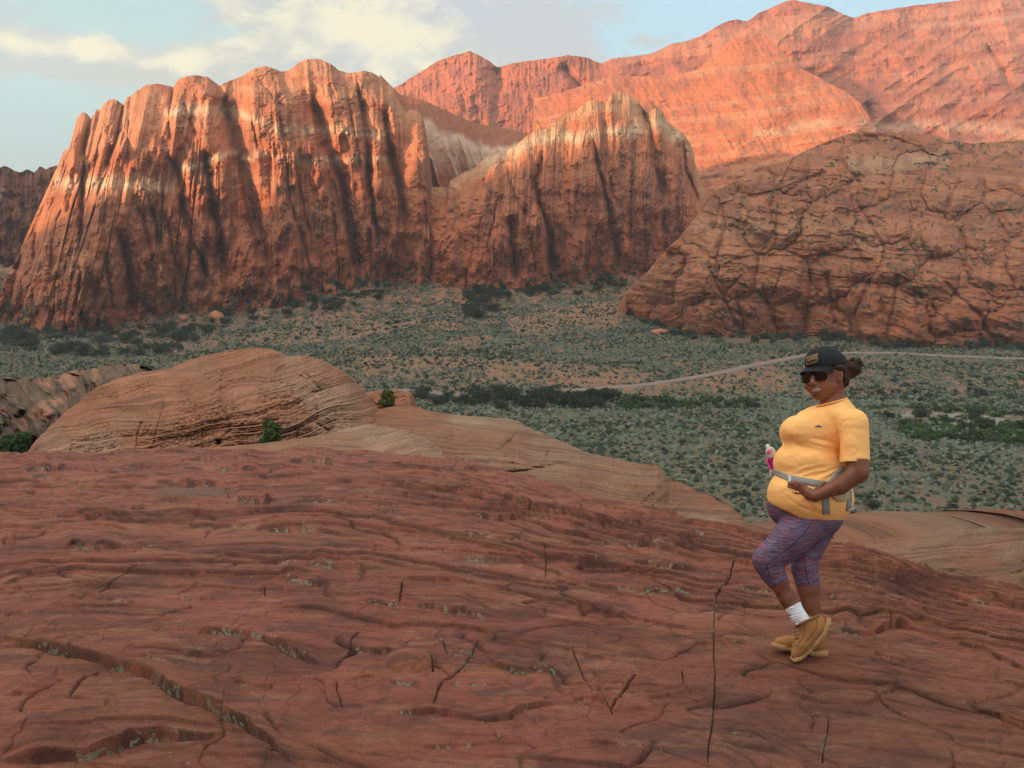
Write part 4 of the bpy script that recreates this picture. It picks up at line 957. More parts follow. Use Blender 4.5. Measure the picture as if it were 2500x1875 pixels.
# left: ribbed grey rocks beyond the dome
def rel_D(g, t, x, y):
    u = x - .75 * y + (fbm(x / 60, y / 60, 3, 491) - .5) * 50
    a = ridged(u / 24, y / 200, 1, 492) ** 2 * 8 + ridged(u / 10, y / 90, 2, 493) * 3.2
    return a + fbm(x / 70, y / 50, 3, 494) * 18 + fbm(x / 20, y / 20, 4, 495) * 2
def col_D(g, t, x, y, z, rel):
    c = mixc(np.tile([.15, .095, .062], (len(g), 1)), [.30, .15, .095], sst(.45, .6, fbm(x / 50, y / 40, 3, 496)))
    c = mixc(c, [.10, .08, .06], sst(.5, .65, fbm(x / 14 - y / 18, y / 60, 4, 497)) * .7)
    return mixc(c, [.075, .070, .048], sst(.56, .70, fbm(x / 9, y / 7, 4, 498)) * .6)
crest = v2q([(-200, 830), (-40, 822), (0, 818), (30, 815), (60, 820), (90, 817), (125, 815), (140, 806), (160, 800), (200, 796), (240, 790), (280, 786), (310, 790), (330, 800), (370, 812), (420, 830), (480, 850)])
loft('rock_outcrop', crest, [(-300, -300, 1140), (600, 600, 1140)], 520, 300, lambda g: np.interp(g, [-200, 0, 400], [170, 175, 200]), 105.0, rel_D, col_D, M_BENCH, prof=(.6, 2.5), back=(60, .9), side=25, sub=6)

# ---- the hillside that carries the bench down to the valley floor, and the ground around the viewer
def build_hillside():
    r = np.concatenate([[0.5, 2, 4, 7, 10], np.geomspace(13, 900, 90)]); th = np.linspace(0, 2 * math.pi, 241)
    T, R = np.meshgrid(th, r); X = np.sin(T) * R; Y = np.cos(T) * R
    down = np.maximum(0, Y - 12 + .3 * np.maximum(X, 0))
    z = -2.2 - .16 * np.maximum(Y, 0) - .30 * down - .0006 * down ** 2 + .03 * np.minimum(Y, 0) - .6 - 1.2 * sst(5, 30, R)
    z = z + (fbm(X / 14, Y / 14, 4, 501) - .5) * np.minimum(2.5, R * .03)
    z = np.maximum(z, -84)
    c = mixc(np.tile([.24, .09, .06], (X.size, 1)), BT, fbm(X.ravel() / 20, Y.ravel() / 20, 3, 502))
    structure(mesh_obj('terrain', np.stack([X, Y, z], -1).reshape(-1, 3), grid_faces(*X.shape), M_BENCH, c))
build_hillside()

# ---- the red slab in front
M_SLAB, t_, p_ = new_mat('red_slickrock', 0.85, 0.25)
def _slabmat():
    a = t_.n('ShaderNodeVertexColor', layer_name='col'); v = t_.n('ShaderNodeTexCoord').outputs['Object']
    n1 = t_.noise(t_.mapping(v, (1, 1.7, 1)), 2.4, 9, .70); n2 = t_.noise(t_.mapping(v, (1, 1.3, 1)), 16, 8, .74); n3 = t_.noise(v, 120, 5, .7); n4 = t_.noise(t_.mapping(v, (1, 2.5, 1)), 5.0, 6, .65, .6)
    k = t_.m('ADD', 1.0, t_.m('MULTIPLY', t_.m('SUBTRACT', n1, .5), .8)); k = t_.m('MULTIPLY', k, t_.m('ADD', 1.0, t_.m('MULTIPLY', t_.m('SUBTRACT', n2, .5), 1.6)))
    k = t_.m('MULTIPLY', k, t_.m('ADD', 1.0, t_.m('MULTIPLY', t_.m('SUBTRACT', n3, .5), 1.2)))
    sc = t_.n('ShaderNodeVectorMath', operation='SCALE'); t_.l(a.outputs[0], sc.inputs[0]); t_.l(k, sc.inputs['Scale'])
    c = t_.mix(t_.m('MULTIPLY', t_.ramp(n4, (.56, .68)), .45), sc.outputs[0], (.115, .057, .048))
    c = t_.mix(t_.m('MULTIPLY', t_.ramp(t_.noise(t_.mapping(v, (1, 2.2, 1), loc=(4, 7, 0)), 3.1, 6, .66, .4), (.60, .70)), .5), c, (.33, .13, .075))
    la = t_.n('ShaderNodeAttribute', attribute_name='lichen'); ln = t_.noise(v, 26, 5, .7); l2 = t_.noise(v, 9, 2, .5)
    lm = t_.ramp(t_.m('SUBTRACT', t_.m('ADD', ln, t_.m('MULTIPLY', la.outputs['Fac'], .22)), t_.m('MULTIPLY', l2, .0)), (.735, .76))
    c = t_.mix(t_.m('MULTIPLY', t_.m('MULTIPLY', lm, .85), t_.ramp(la.outputs['Fac'], (.1, .3))), c, (.25, .27, .19))
    c = t_.mix(t_.m('MULTIPLY', t_.ramp(t_.noise(v, 70, 3, .6), (.66, .74)), .5), c, (.10, .05, .04))
    t_.l(c, p_.inputs['Base Color'])
    b = t_.n('ShaderNodeBump'); b.inputs['Strength'].default_value = .95; b.inputs['Distance'].default_value = .065
    h = t_.m('ADD', t_.m('MULTIPLY', n1, .9), t_.m('ADD', t_.m('MULTIPLY', n2, .7), t_.m('MULTIPLY', n3, .18)))
    t_.l(h, b.inputs['Height']); t_.l(b.outputs[0], p_.inputs['Normal'])
    t_.l(t_.m('ADD', .62, t_.m('MULTIPLY', n2, .4)), p_.inputs['Roughness'])
_slabmat()
DP = 4.6                                                 # distance of the woman
SLOPE = 0.14
C0 = float((-ray(1960, 1606)[1] - SLOPE) * DP)
LEDGES = [
    (e3, [(-160, 400), (0, 470), (180, 530), (400, 590), (560, 640), (720, 690), (900, 740), (1050, 780), (1180, 830), (1240, 920), (1300, 1000), (1400, 1060), (1600, 1120), (1750, 1180), (1880, 1240), (2050, 1330), (2240, 1460), (2400, 1560)], .115, 110),
    (e3, [(0, 1005), (200, 1000), (520, 1010), (760, 1020)], .03, 35), (e3, [(-80, 1500), (0, 1480), (430, 1470), (700, 1470), (880, 1410), (1000, 1370), (1250, 1340), (1600, 1330), (1780, 1290), (1860, 1230)], .11, 70),
    (e3, [(430, 190), (560, 210), (740, 225), (900, 270), (1060, 290), (1190, 300)], .03, 30), (e3, [(-20, 300), (200, 310), (430, 320), (580, 320)], .02, 22), (e3, [(-30, 140), (100, 90), (230, 30), (350, 0), (430, -40)], .05, 40),
    (e3, [(1050, 710), (1250, 740), (1430, 780)], .02, 20), (e3, [(1400, 465), (1560, 500), (1700, 500), (1780, 510), (1960, 520), (2240, 640), (2420, 700), (2580, 740)], .06, 45), (e3, [(1740, 855), (1830, 890), (2000, 910), (2200, 915)], .03, 25),
    (e4, [(370, 740), (480, 640), (520, 630), (700, 650), (860, 620), (910, 600)], .05, 35), (e4, [(-60, 60), (0, 75), (200, 100), (350, 112)], .03, 25), (e4, [(440, 265), (860, 280), (1100, 300), (1250, 340), (1560, 355)], .06, 55),
    (e4, [(1530, 660), (1600, 740), (1740, 790), (1950, 795), (2212, 785)], .05, 45), (e4, [(600, 1070), (850, 1130), (1120, 1130), (1300, 1160), (1500, 1200), (1720, 1180), (1780, 1120), (1950, 1070), (2240, 1030)], .05, 45),
    (e4, [(380, 860), (640, 840), (900, 900), (1150, 900)], .02, 30), (e4, [(980, 500), (1150, 505), (1200, 545)], .02, 15), (e4, [(900, 1390), (1180, 1400), (1600, 1380), (1900, 1370)], .025, 30), (e4, [(1280, 830), (1160, 900), (1400, 905), (1760, 915)], .015, 25),
    (e5, [(-20, 60), (150, 100), (400, 90), (450, 90), (690, 108)], .05, 40), (e5, [(760, 88), (870, 100), (960, 110), (1100, 118)], .05, 35), (e5, [(-30, 655), (110, 640), (180, 680)], .04, 25), (e5, [(180, 690), (400, 700), (680, 690)], .02, 30),
    (e5, [(300, 600), (380, 615), (460, 610), (560, 590), (690, 590)], .02, 25), (e5, [(1220, 120), (1330, 160), (1440, 180)], .04, 25), (e5, [(1240, 265), (1450, 290), (1600, 262), (1700, 275)], .06, 40), (e5, [(1450, 400), (1600, 430), (1640, 452)], .03, 20),
    (e5, [(1000, 550), (1200, 620), (1450, 630), (1600, 550), (1700, 530)], .03, 35), (e5, [(1120, 680), (1340, 685)], .02, 15), (e5, [(700, 780), (940, 812)], .02, 20), (e5, [(0, 870), (200, 880), (500, 890)], .02, 20), (e5, [(1820, 330), (2000, 370), (2120, 440), (2260, 500)], .05, 40),
    (e5, [(1280, 40), (1500, 60), (1700, 100), (2000, 140), (2212, 150)], .04, 30), (e5, [(1200, -60), (1500, -30), (1800, 10), (2212, 60)], .05, 25), (e5, [(520, 330), (700, 345), (900, 350)], .02, 20), (e5, [(0, 200), (130, 190), (240, 215), (300, 260)], .03, 25),
    (e6, [(780, 238), (870, 230), (1000, 240), (1220, 248)], .10, 30), (e6, [(1240, 325), (1340, 345), (1430, 355), (1495, 322)], .09, 40), (e6, [(330, 590), (400, 562), (500, 590), (690, 577)], .07, 35), (e6, [(700, 585), (850, 578), (1040, 568)], .03, 20),
    (e6, [(630, 380), (720, 392), (800, 385)], .06, 22), (e6, [(830, 405), (1050, 450), (1200, 455), (1450, 480), (1700, 492), (1880, 525), (2030, 530)], .06, 35), (e6, [(1040, 590), (1200, 625), (1330, 632), (1500, 660), (1700, 680), (1900, 690), (2240, 692)], .05, 35),
    (e6, [(1490, 745), (1700, 775), (1820, 785)], .05, 28), (e6, [(900, 178), (1050, 160), (1180, 165), (1450, 172)], .08, 22), (e6, [(90, 155), (200, 162), (330, 152), (380, 130)], .09, 26), (e6, [(1480, 378), (1600, 342), (1760, 335), (2000, 345), (2240, 357)], .05, 28),
    (e6, [(1520, 102), (1750, 107), (1830, 106)], .09, 22), (e6, [(120, 197), (330, 205), (460, 245)], .05, 20), (e6, [(0, 530), (80, 552)], .05, 20), (e6, [(80, 375), (230, 350), (400, 350)], .05, 20), (e6, [(960, 850), (1190, 855)], .04, 20), (e6, [(850, 335), (980, 345)], .05, 14),
    (e6, [(1040, 122), (1160, 132)], .06, 14), (e6, [(1660, 660), (2050, 690)], .03, 18), (e6, [(360, 820), (530, 870)], .02, 14),
    (f2, [(400, 235), (560, 245), (900, 240), (1090, 260), (1220, 275)], .06, 26), (f2, [(0, 320), (250, 315), (430, 330)], .05, 24), (f2, [(440, 345), (620, 350), (800, 340), (1000, 365), (1180, 380)], .06, 22), (f2, [(0, 565), (190, 580)], .04, 20),
    (f2, [(760, 165), (870, 178)], .09, 14), (f2, [(1040, 210), (1240, 205)], .05, 22), (f2, [(90, 130), (200, 150), (330, 140)], .08, 16), (f2, [(350, 480), (480, 505), (700, 560), (800, 580)], .04, 28), (f2, [(0, 215), (200, 235), (400, 240)], .05, 18),
]
CRACKS = [
    (e5, [(775, -10), (760, 0), (745, 60), (700, 110), (690, 200), (685, 330), (695, 500), (690, 620), (680, 750), (660, 880), (655, 980)], 2.4, .03), (e3, [(770, 770), (660, 850), (590, 930), (530, 1010)], 4, .05), (e3, [(740, 195), (870, 120), (960, 50), (1060, 0), (1100, -40)], 2.6, .03),
    (e3, [(180, 525), (250, 450), (350, 360)], 2.8, .04), (e3, [(725, 655), (800, 590), (805, 520)], 2.4, .03), (e3, [(1780, 490), (1850, 390), (1920, 320)], 2.6, .04), (e3, [(1450, 625), (1600, 650), (1660, 620), (1700, 560)], 2.6, .03),
    (e4, [(890, 80), (880, 180), (868, 280)], 2.6, .03), (e4, [(1480, 500), (1450, 580), (1420, 680), (1290, 830), (1200, 900), (1160, 960), (1130, 1110)], 2.6, .04), (e4, [(905, 600), (925, 545), (960, 515), (1100, 500), (1200, 545), (1250, 660), (1440, 670)], 3, .04),
    (e4, [(1055, 610), (1120, 720), (1130, 820)], 3.4, .05), (e4, [(1130, 735), (1180, 770), (1270, 830)], 8, .05), (e4, [(1520, 1200), (1590, 1290), (1640, 1380)], 2.6, .04), (e4, [(380, 860), (380, 950), (430, 1070)], 2.4, .03), (e4, [(560, 500), (500, 580), (490, 640)], 2.4, .03),
    (e5, [(-10, 360), (50, 520), (120, 610), (180, 680), (190, 720)], 3, .05), (e5, [(305, 495), (240, 580), (180, 680)], 3.4, .05), (e5, [(530, 470), (540, 560), (580, 590)], 2.2, .03), (e5, [(1550, 215), (1555, 275)], 2.4, .04), (e5, [(1255, 700), (1250, 780), (1230, 850), (1220, 920)], 2.2, .03),
    (e5, [(2180, 680), (2240, 740)], 2.4, .04), (e6, [(1218, 245), (1228, 280), (1240, 320)], 3, .06), (e6, [(750, 690), (600, 790), (530, 850)], 2.4, .03), (e6, [(1130, 480), (1105, 530)], 2, .03), (e6, [(2118, 360), (2125, 450)], 1.8, .03), (e6, [(2175, 750), (2160, 900)], 2, .03),
    (e6, [(1430, 780), (1425, 850)], 2.4, .04), (f2, [(1290, 270), (1265, 340), (1255, 400), (1210, 455), (1190, 480)], 3.2, .06), (f2, [(425, 250), (430, 400)], 2, .03), (f2, [(40, 730), (110, 760)], 2, .03), (f2, [(1160, 360), (1200, 390)], 2.4, .03),
]
def slab_height(qx, qy, x, y, ye):
    wob = fbm(x / 2.2, y / 1.6, 3, 601); h = (fbm(x / 1.8, y / 1.3, 4, 602) - .5) * .038 * np.clip(y / 5, .7, 2.2)
    far = sst(4.5, 8, y); crease = np.zeros(np.shape(h))
    for k, (K, tilt, amp, sd) in enumerate([(1.9, .04, .022, 611), (4.4, .06, .022, 621), (9.5, .08, .009, 631)]):
        p = K * ye ** .68 + tilt * K * 1.3 * x / np.maximum(y, 1) * 2 + 1.6 * fbm(x / (3.0 - .4 * k), y / (1.7 - .3 * k), 3, sd)
        fl = np.floor(p); f = p - fl; a = fbm(x / (1.3 - .3 * k) + fl * 3.7, fl * 1.3, 2, sd + 5); a = sst(.34, .66, a) * (.6 + 1.1 * _h(fl, fl * 0, sd + 2))
        a = a * (.55 + .85 * far)
        h = h + amp * a * (sst(0, .035, f) - f) * 1.35
        crease = np.maximum(crease, np.exp(-((np.minimum(f, 1 - f) * 1.0) / .03) ** 2) * np.clip(a, 0, 1) * (1.0, .85, .6)[k])
    # plates: angular blocks of bedding with stepped edges
    wx = (fbm(x / .7, y / .5, 3, 681) - .5) * 1.1; wy = (fbm(x / .7 + 9, y / .5, 2, 682) - .5) * .8
    for j, (sx, sp, am, sd) in enumerate([(1.35, 1.7, .046, 683), (.55, 3.6, .015, 684), (.24, 8.0, .005, 685)]):
        g_ = (np.maximum(y, 2) / 5) ** .45
        e, i = cells(x / (sx * g_) + wx / sx * .5, sp * (ye ** .68 + .16 * x / np.maximum(y, 1) * 2) + wy * sp * .45, sd)
        i = np.clip((i - .5) * 1.6 + .5, 0, 1); h = h + am * (i - .5) * g_ * (.9 - .35 * far)
        edge = np.exp(-(e / (.03, .045, .06)[j]) ** 2) * sst(.40, .60, vn(x / (.7, .4, .3)[j], y / .3, sd + 9)); h = h - (.020, .010, .004)[j] * edge; crease = np.maximum(crease, edge * (.8, .4, .3)[j])
    # joints between blocks
    p = 2.0 * ye ** .68 + .9 * fbm(x / 3, y / 2, 2, 641)
    e, i = cells(x / .95 + .35 * wob * 3, p, 642)
    m = sst(.52, .62, vn(x / .8, y / .8, 643)); cr = (1 - sst(.0, .04, e)) * m * .4
    h = h - .014 * cr
    lich = cr * .5 + .45 * sst(.60, .68, fbm(x / .7, y / .7, 3, 644))
    dark = crease  # painted mask: recess shade and dirt in creases, ledge feet and cracks
    for fn, pts, d, L in LEDGES:
        jx = (fbm(x / .5, y / .5, 4, 651) - .5) * 9
        sel, dd, s, pos = polyline_field(qx + jx, qy + jx * .8, fn(pts), L * 3)
        if not len(sel): continue
        e = sst(0, .22, pos) * (1 - sst(.78, 1, pos)); far_side = s < 0
        am = .62 * d * e * (.55 + .8 * vn(pos * 6, pos * 0 + d * 99, 5))
        prof = np.where(far_side, sst(0, 2.6, dd) * np.exp(-dd / (1.7 * L)), 0)
        dip = np.where(far_side, 0, -.12 * np.exp(-(dd / 5) ** 2)) - .30 * np.exp(-(dd / 1.6) ** 2)
        h[sel] += am * (prof + dip)
        lich[sel] = np.maximum(lich[sel], e * np.exp(-(dd / np.where(s > 0, 9, 4)) ** 2) * sst(.46, .60, fbm(x[sel] / .3, y[sel] / .3, 2, 653)))
        dark[sel] = np.maximum(dark[sel], e * np.exp(-((dd - 1.0) / np.where(far_side, 1.6, 3.4)) ** 2) * np.clip(d * 14, .45, 1.0) * sst(.25, .6, vn(pos * 22, pos * 0, 9)))
    for fn, pts, w, d in CRACKS:
        w *= .40; d *= .65; jx = (fbm(x / .3, y / .3, 4, 661) - .5) * 7; jy = (fbm(x / .3 + 5, y / .3, 4, 668) - .5) * 7
        sel, dd, s, pos = polyline_field(qx + jx, qy + jy, fn(pts), w * 8)
        if not len(sel): continue
        e = sst(0, .06, pos) * (1 - sst(.94, 1, pos)); wv = w * (.45 + 1.1 * vn(pos * 18, pos * 0, 7))
        g = np.exp(-(dd / wv) ** 2) * e
        h[sel] -= d * g - .25 * d * e * np.exp(-((dd - 2.2 * wv) / (1.2 * wv)) ** 2) * 0
        h[sel] += .006 * e * np.sign(s) * np.exp(-dd / 26)
        dark[sel] = np.maximum(dark[sel], g * .7)
        lich[sel] = np.maximum(lich[sel], e * np.exp(-(dd / 8) ** 2) * sst(.50, .62, fbm(x[sel] / .3, y[sel] / .3, 2, 663)))
    # a round knob, a shallow hollow with silt, calm rock under the boots
    cx, cy = e4([(960, 715)])[0]; r = np.hypot((qx - cx) / 62, (qy - cy) / 34); h += .07 * np.clip(1 - r ** 2, 0, 1) ** .6
    cx, cy = e6([(1020, 280)])[0]; silt = np.exp(-(np.hypot((qx - cx) / 95, (qy - cy) / 16)) ** 4)
    calm = np.exp(-(((qx - 1955) / 110) ** 2 + ((qy - 1600) / 40) ** 2) ** 2); h = h * (1 - calm)
    return h, lich, dark, silt, i
def build_slab():
    qx = np.concatenate([np.linspace(-900, -40, 160)[:-1], np.linspace(-40, 2540, int(1900 * RES)), np.linspace(2540, 3500, 160)[1:]])
    ey = np.interp(qx, EDGE[:, 0], EDGE[:, 1]); r = np.linspace(0, 1, int(720 * RES))
    QX, Rr = np.meshgrid(qx, r); QY = ey[None] + (1990 - ey[None]) * Rr
    rx, rz = ray(QX, QY); y = C0 / (-rz - SLOPE); x = rx * y
    ye = C0 / (-ray(QX0 + 0 * QX, 1102 + 888 * Rr)[1] - SLOPE)
    h, lich, dark, silt, cid = slab_height(QX.ravel(), QY.ravel(), x.ravel(), y.ravel(), ye.ravel())
    h = h.reshape(x.shape); Z = -C0 - SLOPE * y + h
    c = np.tile(np.array([.285, .093, .061]), (x.size, 1)); xf, yf = x.ravel(), y.ravel()
    n = fbm(xf / .9, yf / .5, 5, 671); c = mixc(c, [.165, .062, .044], sst(.50, .64, n) * .7)
    n = fbm(xf / 1.3 + 8, yf / .6, 5, 672); c = mixc(c, [.31, .112, .062], sst(.52, .66, n) * .7)
    n = fbm(xf / .35, yf / .16, 5, 673); c = mixc(c, [.115, .055, .047], sst(.58, .68, n) * .55)
    n = fbm(xf / .3 + 3, yf / .14, 5, 674); c = mixc(c, [.34, .15, .092], sst(.60, .70, n) * .6)
    br = sst(1500, 1750, QX.ravel()) * sst(1560, 1760, QY.ravel()); c = mixc(c, [.19, .088, .056], br * .4)
    c = c * (.90 + .2 * cid[:, None])
    c = mixc(c, [.035, .022, .017], np.clip(dark, 0, 1) * .72)  # recess shade and crack dirt put into the rock colour
    c = mixc(c, [.15, .10, .08], silt.ravel() * .7)
    # roll over the edge
    k = np.linspace(0, 1, 26)[1:, None]; dy = 9 * k ** 1.6
    bY = y[0][None] + dy; bX = x[0][None] * (bY / y[0][None]) ** .8; bZ = Z[0][None] - .20 * dy - .16 * dy ** 1.6 - .24 * dy + .02 * (fbm(bX, bY, 3, 9) - .5)
    lich = lich.reshape(x.shape); LI = np.vstack([np.zeros((25, x.shape[1])), lich, np.zeros((13, x.shape[1]))])
    X = np.vstack([bX[::-1], x]); Y = np.vstack([bY[::-1], y]); Zz = np.vstack([bZ[::-1], Z])
    cc = np.concatenate([np.tile(c.reshape(x.shape + (3,))[:1], (25, 1, 1)), c.reshape(x.shape + (3,))], 0)
    # towards and behind the viewer
    k = np.linspace(0, 1, 14)[1:, None]; nY = y[-1][None] - k * 4.2; nX = x[-1][None] * (1 + 0 * k); nZ = -C0 - SLOPE * nY + h[-1][None] * (1 - k)
    X = np.vstack([X, nX]); Y = np.vstack([Y, nY]); Zz = np.vstack([Zz, nZ]); cc = np.concatenate([cc, np.tile(cc[-1:], (13, 1, 1))], 0)
    structure(mesh_obj('rock_slab', np.stack([X, Y, Zz], -1).reshape(-1, 3), grid_faces(*X.shape), M_SLAB, cc.reshape(-1, 3), extra={'lichen': LI}))
build_slab()

# ---- shrubs growing on the bench
def bench_shrub(vx, vy, d, size, col, label, seed, tall=1.0, nl=2600, name='juniper_shrub', zoff=0.0):
    q = v2q([(vx, vy)])[0]; rx, rz = ray(*q); r = np.random.default_rng(seed)
    cl = [(r.normal() * .24, r.normal() * .24, (.2 + .75 * r.random()) * tall, .13 + .13 * r.random()) for _ in range(16)]
    cl = [(x * (1 - .5 * z / tall), y * (1 - .5 * z / tall), z, s) for x, y, z, s in cl]
    V, F, C = leaf_cloud(cl, nl, .075, col, seed, upright=.9); V[:, 2] = np.maximum(V[:, 2], 0)
    root = bpy.data.objects.new(name, None); scene.collection.objects.link(root); root.location = (float(rx * d), d, float(rz * d) + zoff)
    mesh_obj('foliage', V * size, F, M_LEAF, C, parent=root, smooth=False)
    tv, tf, _ = stems(7, .7 * tall * size, .25 * size, seed, .03 * size); mesh_obj('stem', tv, tf, M_BARK, parent=root)
    tag(root, label, 'shrub')
bench_shrub(586, 972, 43.0, 1.25, (.095, .135, .045), 'upright green shrub at the foot of the tan dome on the red slab edge', 5, 1.15)
bench_shrub(838, 882, 78.0, 1.7, (.12, .14, .045), 'yellow green shrub on the small block right of the tan dome', 6, .95)
bench_shrub(845, 940, 44.0, .55, (.08, .12, .045), 'low green plant in the cleft where the two tan rocks meet', 8, .5)
bench_shrub(45, 982, 60.0, 1.9, (.055, .105, .045), 'dark green bush left of the tan dome at the slab edge', 9, .6)
bench_shrub(22, 968, 75.0, 1.7, (.065, .115, .05), 'green bush in the hollow at the far left edge', 10, .55)
bench_shrub(705, 925, 52.0, .5, (.07, .09, .05), 'tiny grey green tuft growing on the face of the tan dome', 11, .8, 900)
bench_shrub(1968, 1246, 12.5, .32, (.05, .065, .04), 'small dark tuft in the crease of rock at the right', 12, .5, 900)
# ---------------------------------------------------------------- the woman
PX = DP / FQ                                             # metres per frame unit at her distance
class Field:
    """signed distance field on a grid; x, y follow the frame units, z is depth in the same units"""
    def __init__(s, lo, hi, st):
        s.st = st; s.ax = [np.arange(a, b + st, st, dtype=np.float32) for a, b in zip(lo, hi)]
        s.v = np.full([len(a) for a in s.ax], 60.0, np.float32)
    def blk(s, lo, hi):
        sl = []
        for a, l, h in zip(s.ax, lo, hi):
            i0 = int(np.searchsorted(a, l)); i1 = int(np.searchsorted(a, h, 'right')); sl.append(slice(max(i0, 0), min(i1, len(a))))
        g = [s.ax[0][sl[0]][:, None, None], s.ax[1][sl[1]][None, :, None], s.ax[2][sl[2]][None, None, :]]
        return tuple(sl), g
    def put(s, sl, d, k, sub=False):
        a = s.v[sl]
        if sub:
            h = np.clip(.5 - .5 * (a + d) / k, 0, 1); s.v[sl] = a + (-d - a) * h + k * h * (1 - h)
        else:
            h = np.clip(.5 + .5 * (a - d) / k, 0, 1); s.v[sl] = a + (d - a) * h - k * h * (1 - h)
    def cone(s, a, b, ra, rb, k=8, fz=1.0, cut=None, sub=False):
        a = np.array(a, np.float32); b = np.array(b, np.float32); m = max(ra, rb) + 2 * k + 4
        sl, (X, Y, Z) = s.blk(np.minimum(a, b) - m, np.maximum(a, b) + m)
        if any(q.stop <= q.start for q in sl): return
        ab = b - a; l2 = float(ab @ ab) + 1e-6
        t = np.clip(((X - a[0]) * ab[0] + (Y - a[1]) * ab[1] + (Z - a[2]) * ab[2]) / l2, 0, 1)
        d = np.sqrt((X - a[0] - t * ab[0]) ** 2 + (Y - a[1] - t * ab[1]) ** 2 + ((Z - a[2] - t * ab[2]) / fz) ** 2) - (ra + (rb - ra) * t)
        if cut is not None: d = np.maximum(d, cut[0] * X + cut[1] * Y + cut[2] * Z - cut[3])
        s.put(sl, d, k, sub)
    def chain(s, pts, k=6, fz=1.0, **kw):
        for p, q in zip(pts[:-1], pts[1:]): s.cone(p[:3], q[:3], p[3], q[3], k, fz, **kw)
    def ell(s, c, r, k=8, rot=0.0, sub=False, yaw=0.0):
        c = np.array(c, np.float32); m = max(r) + 2 * k + 4
        sl, (X, Y, Z) = s.blk(c - m, c + m)
        if any(q.stop <= q.start for q in sl): return
        X = X - c[0]; Y = Y - c[1]; Z = Z - c[2]
        if yaw: X, Z = X * math.cos(yaw) + Z * math.sin(yaw), -X * math.sin(yaw) + Z * math.cos(yaw)
        if rot: X, Y = X * math.cos(rot) + Y * math.sin(rot), -X * math.sin(rot) + Y * math.cos(rot)
        k0 = np.sqrt((X / r[0]) ** 2 + (Y / r[1]) ** 2 + (Z / r[2]) ** 2); k1 = np.sqrt((X / r[0] ** 2) ** 2 + (Y / r[1] ** 2) ** 2 + (Z / r[2] ** 2) ** 2) + 1e-6
        s.put(sl, k0 * (k0 - 1) / k1, k, sub)
    def cut(s, n, c, k=2.0):
        """keep the side where n.p < c"""
        X, Y, Z = s.ax[0][:, None, None], s.ax[1][None, :, None], s.ax[2][None, None, :]
        d = (n[0] * X + n[1] * Y + n[2] * Z - c) / math.sqrt(sum(q * q for q in n))
        h = np.clip(.5 - .5 * (s.v - d) / k, 0, 1); s.v = (s.v + (d - s.v) * h + k * h * (1 - h)).astype(np.float32)
    def mesh(s):
        """surface nets"""
        v = s.v; ins = v < 0; n = np.array(v.shape) - 1
        c = np.zeros(n, np.int8)
        for i in (0, 1):
            for j in (0, 1):
                for k in (0, 1): c += ins[i:n[0] + i, j:n[1] + j, k:n[2] + k]
        act = (c > 0) & (c < 8); I = np.argwhere(act); idx = np.full(n, -1, np.int64); idx[act] = np.arange(len(I))
        P = np.zeros((len(I), 3)); W_ = np.zeros(len(I))
        cor = [(i, j, k) for i in (0, 1) for j in (0, 1) for k in (0, 1)]
        for a in range(8):
            for b in range(a + 1, 8):
                if sum(abs(cor[a][q] - cor[b][q]) for q in range(3)) != 1: continue
                A = I + cor[a]; B = I + cor[b]; va = v[A[:, 0], A[:, 1], A[:, 2]]; vb = v[B[:, 0], B[:, 1], B[:, 2]]
                m = (va < 0) != (vb < 0); t = np.where(m, va / (va - vb + 1e-12), 0)
                P[m] += (np.array(cor[a]) + t[:, None] * (np.array(cor[b]) - np.array(cor[a])))[m]; W_[m] += 1
        P = I + P / W_[:, None]
        V = np.stack([s.ax[q][0] + P[:, q] * s.st for q in range(3)], 1)
        F = []
        for ax in range(3):
            o1, o2 = [(1, 2), (2, 0), (0, 1)][ax]
            sl0 = [slice(None)] * 3; sl1 = [slice(None)] * 3; sl0[ax] = slice(0, -1); sl1[ax] = slice(1, None)
            ch = ins[tuple(sl0)] != ins[tuple(sl1)]; E = np.argwhere(ch)
            E = E[(E[:, o1] > 0) & (E[:, o2] > 0) & (E[:, o1] < n[o1]) & (E[:, o2] < n[o2]) & (E[:, ax] < n[ax])]
            q = []
            for d1_, d2_ in ((0, 0), (1, 0), (1, 1), (0, 1)):
                G = E.copy(); G[:, o1] -= d1_; G[:, o2] -= d2_; q.append(idx[G[:, 0], G[:, 1], G[:, 2]])
            q = np.stack(q, 1); flip = ins[E[:, 0], E[:, 1], E[:, 2]]
            q[flip] = q[flip][:, ::-1]; F.append(q)
        F = np.concatenate(F); F = F[(F >= 0).all(1)]
        return V, F
def smooth(V, F, it=2, lam=.5):
    e = np.concatenate([F[:, [0, 1]], F[:, [1, 2]], F[:, [2, 3]], F[:, [3, 0]]]); e = np.concatenate([e, e[:, ::-1]])
    n = np.bincount(e[:, 0], minlength=len(V))[:, None] + 1e-9
    for _ in range(it):
        s = np.stack([np.bincount(e[:, 0], V[e[:, 1], q], len(V)) for q in range(3)], 1) / n; V = V + lam * (s - V)
    return V
def to_world(V):
    d = DP + V[:, 2] * PX; rx, rz = ray(V[:, 0], V[:, 1]); return np.stack([rx * d, d, rz * d], 1)
ORG = to_world(np.array([[1960.0, 1604.0, 0.0]]))[0]
def part(name, V, F, mat, parent, col=None, smooth_=True, flip=False):
    F = np.asarray(F); 
    if flip: F = F[:, ::-1]
    return mesh_obj(name, to_world(np.asarray(V, float)) - ORG, F, mat, col, parent, smooth_)
def bvh(V, F): return BVHTree.FromPolygons([tuple(p) for p in V], [tuple(int(q) for q in f) for f in F])
def hit(tree, x, y, default=None):
    h = tree.ray_cast(Vector((x, y, -400)), Vector((0, 0, 1)))
    return h[0].z if h[0] is not None else default
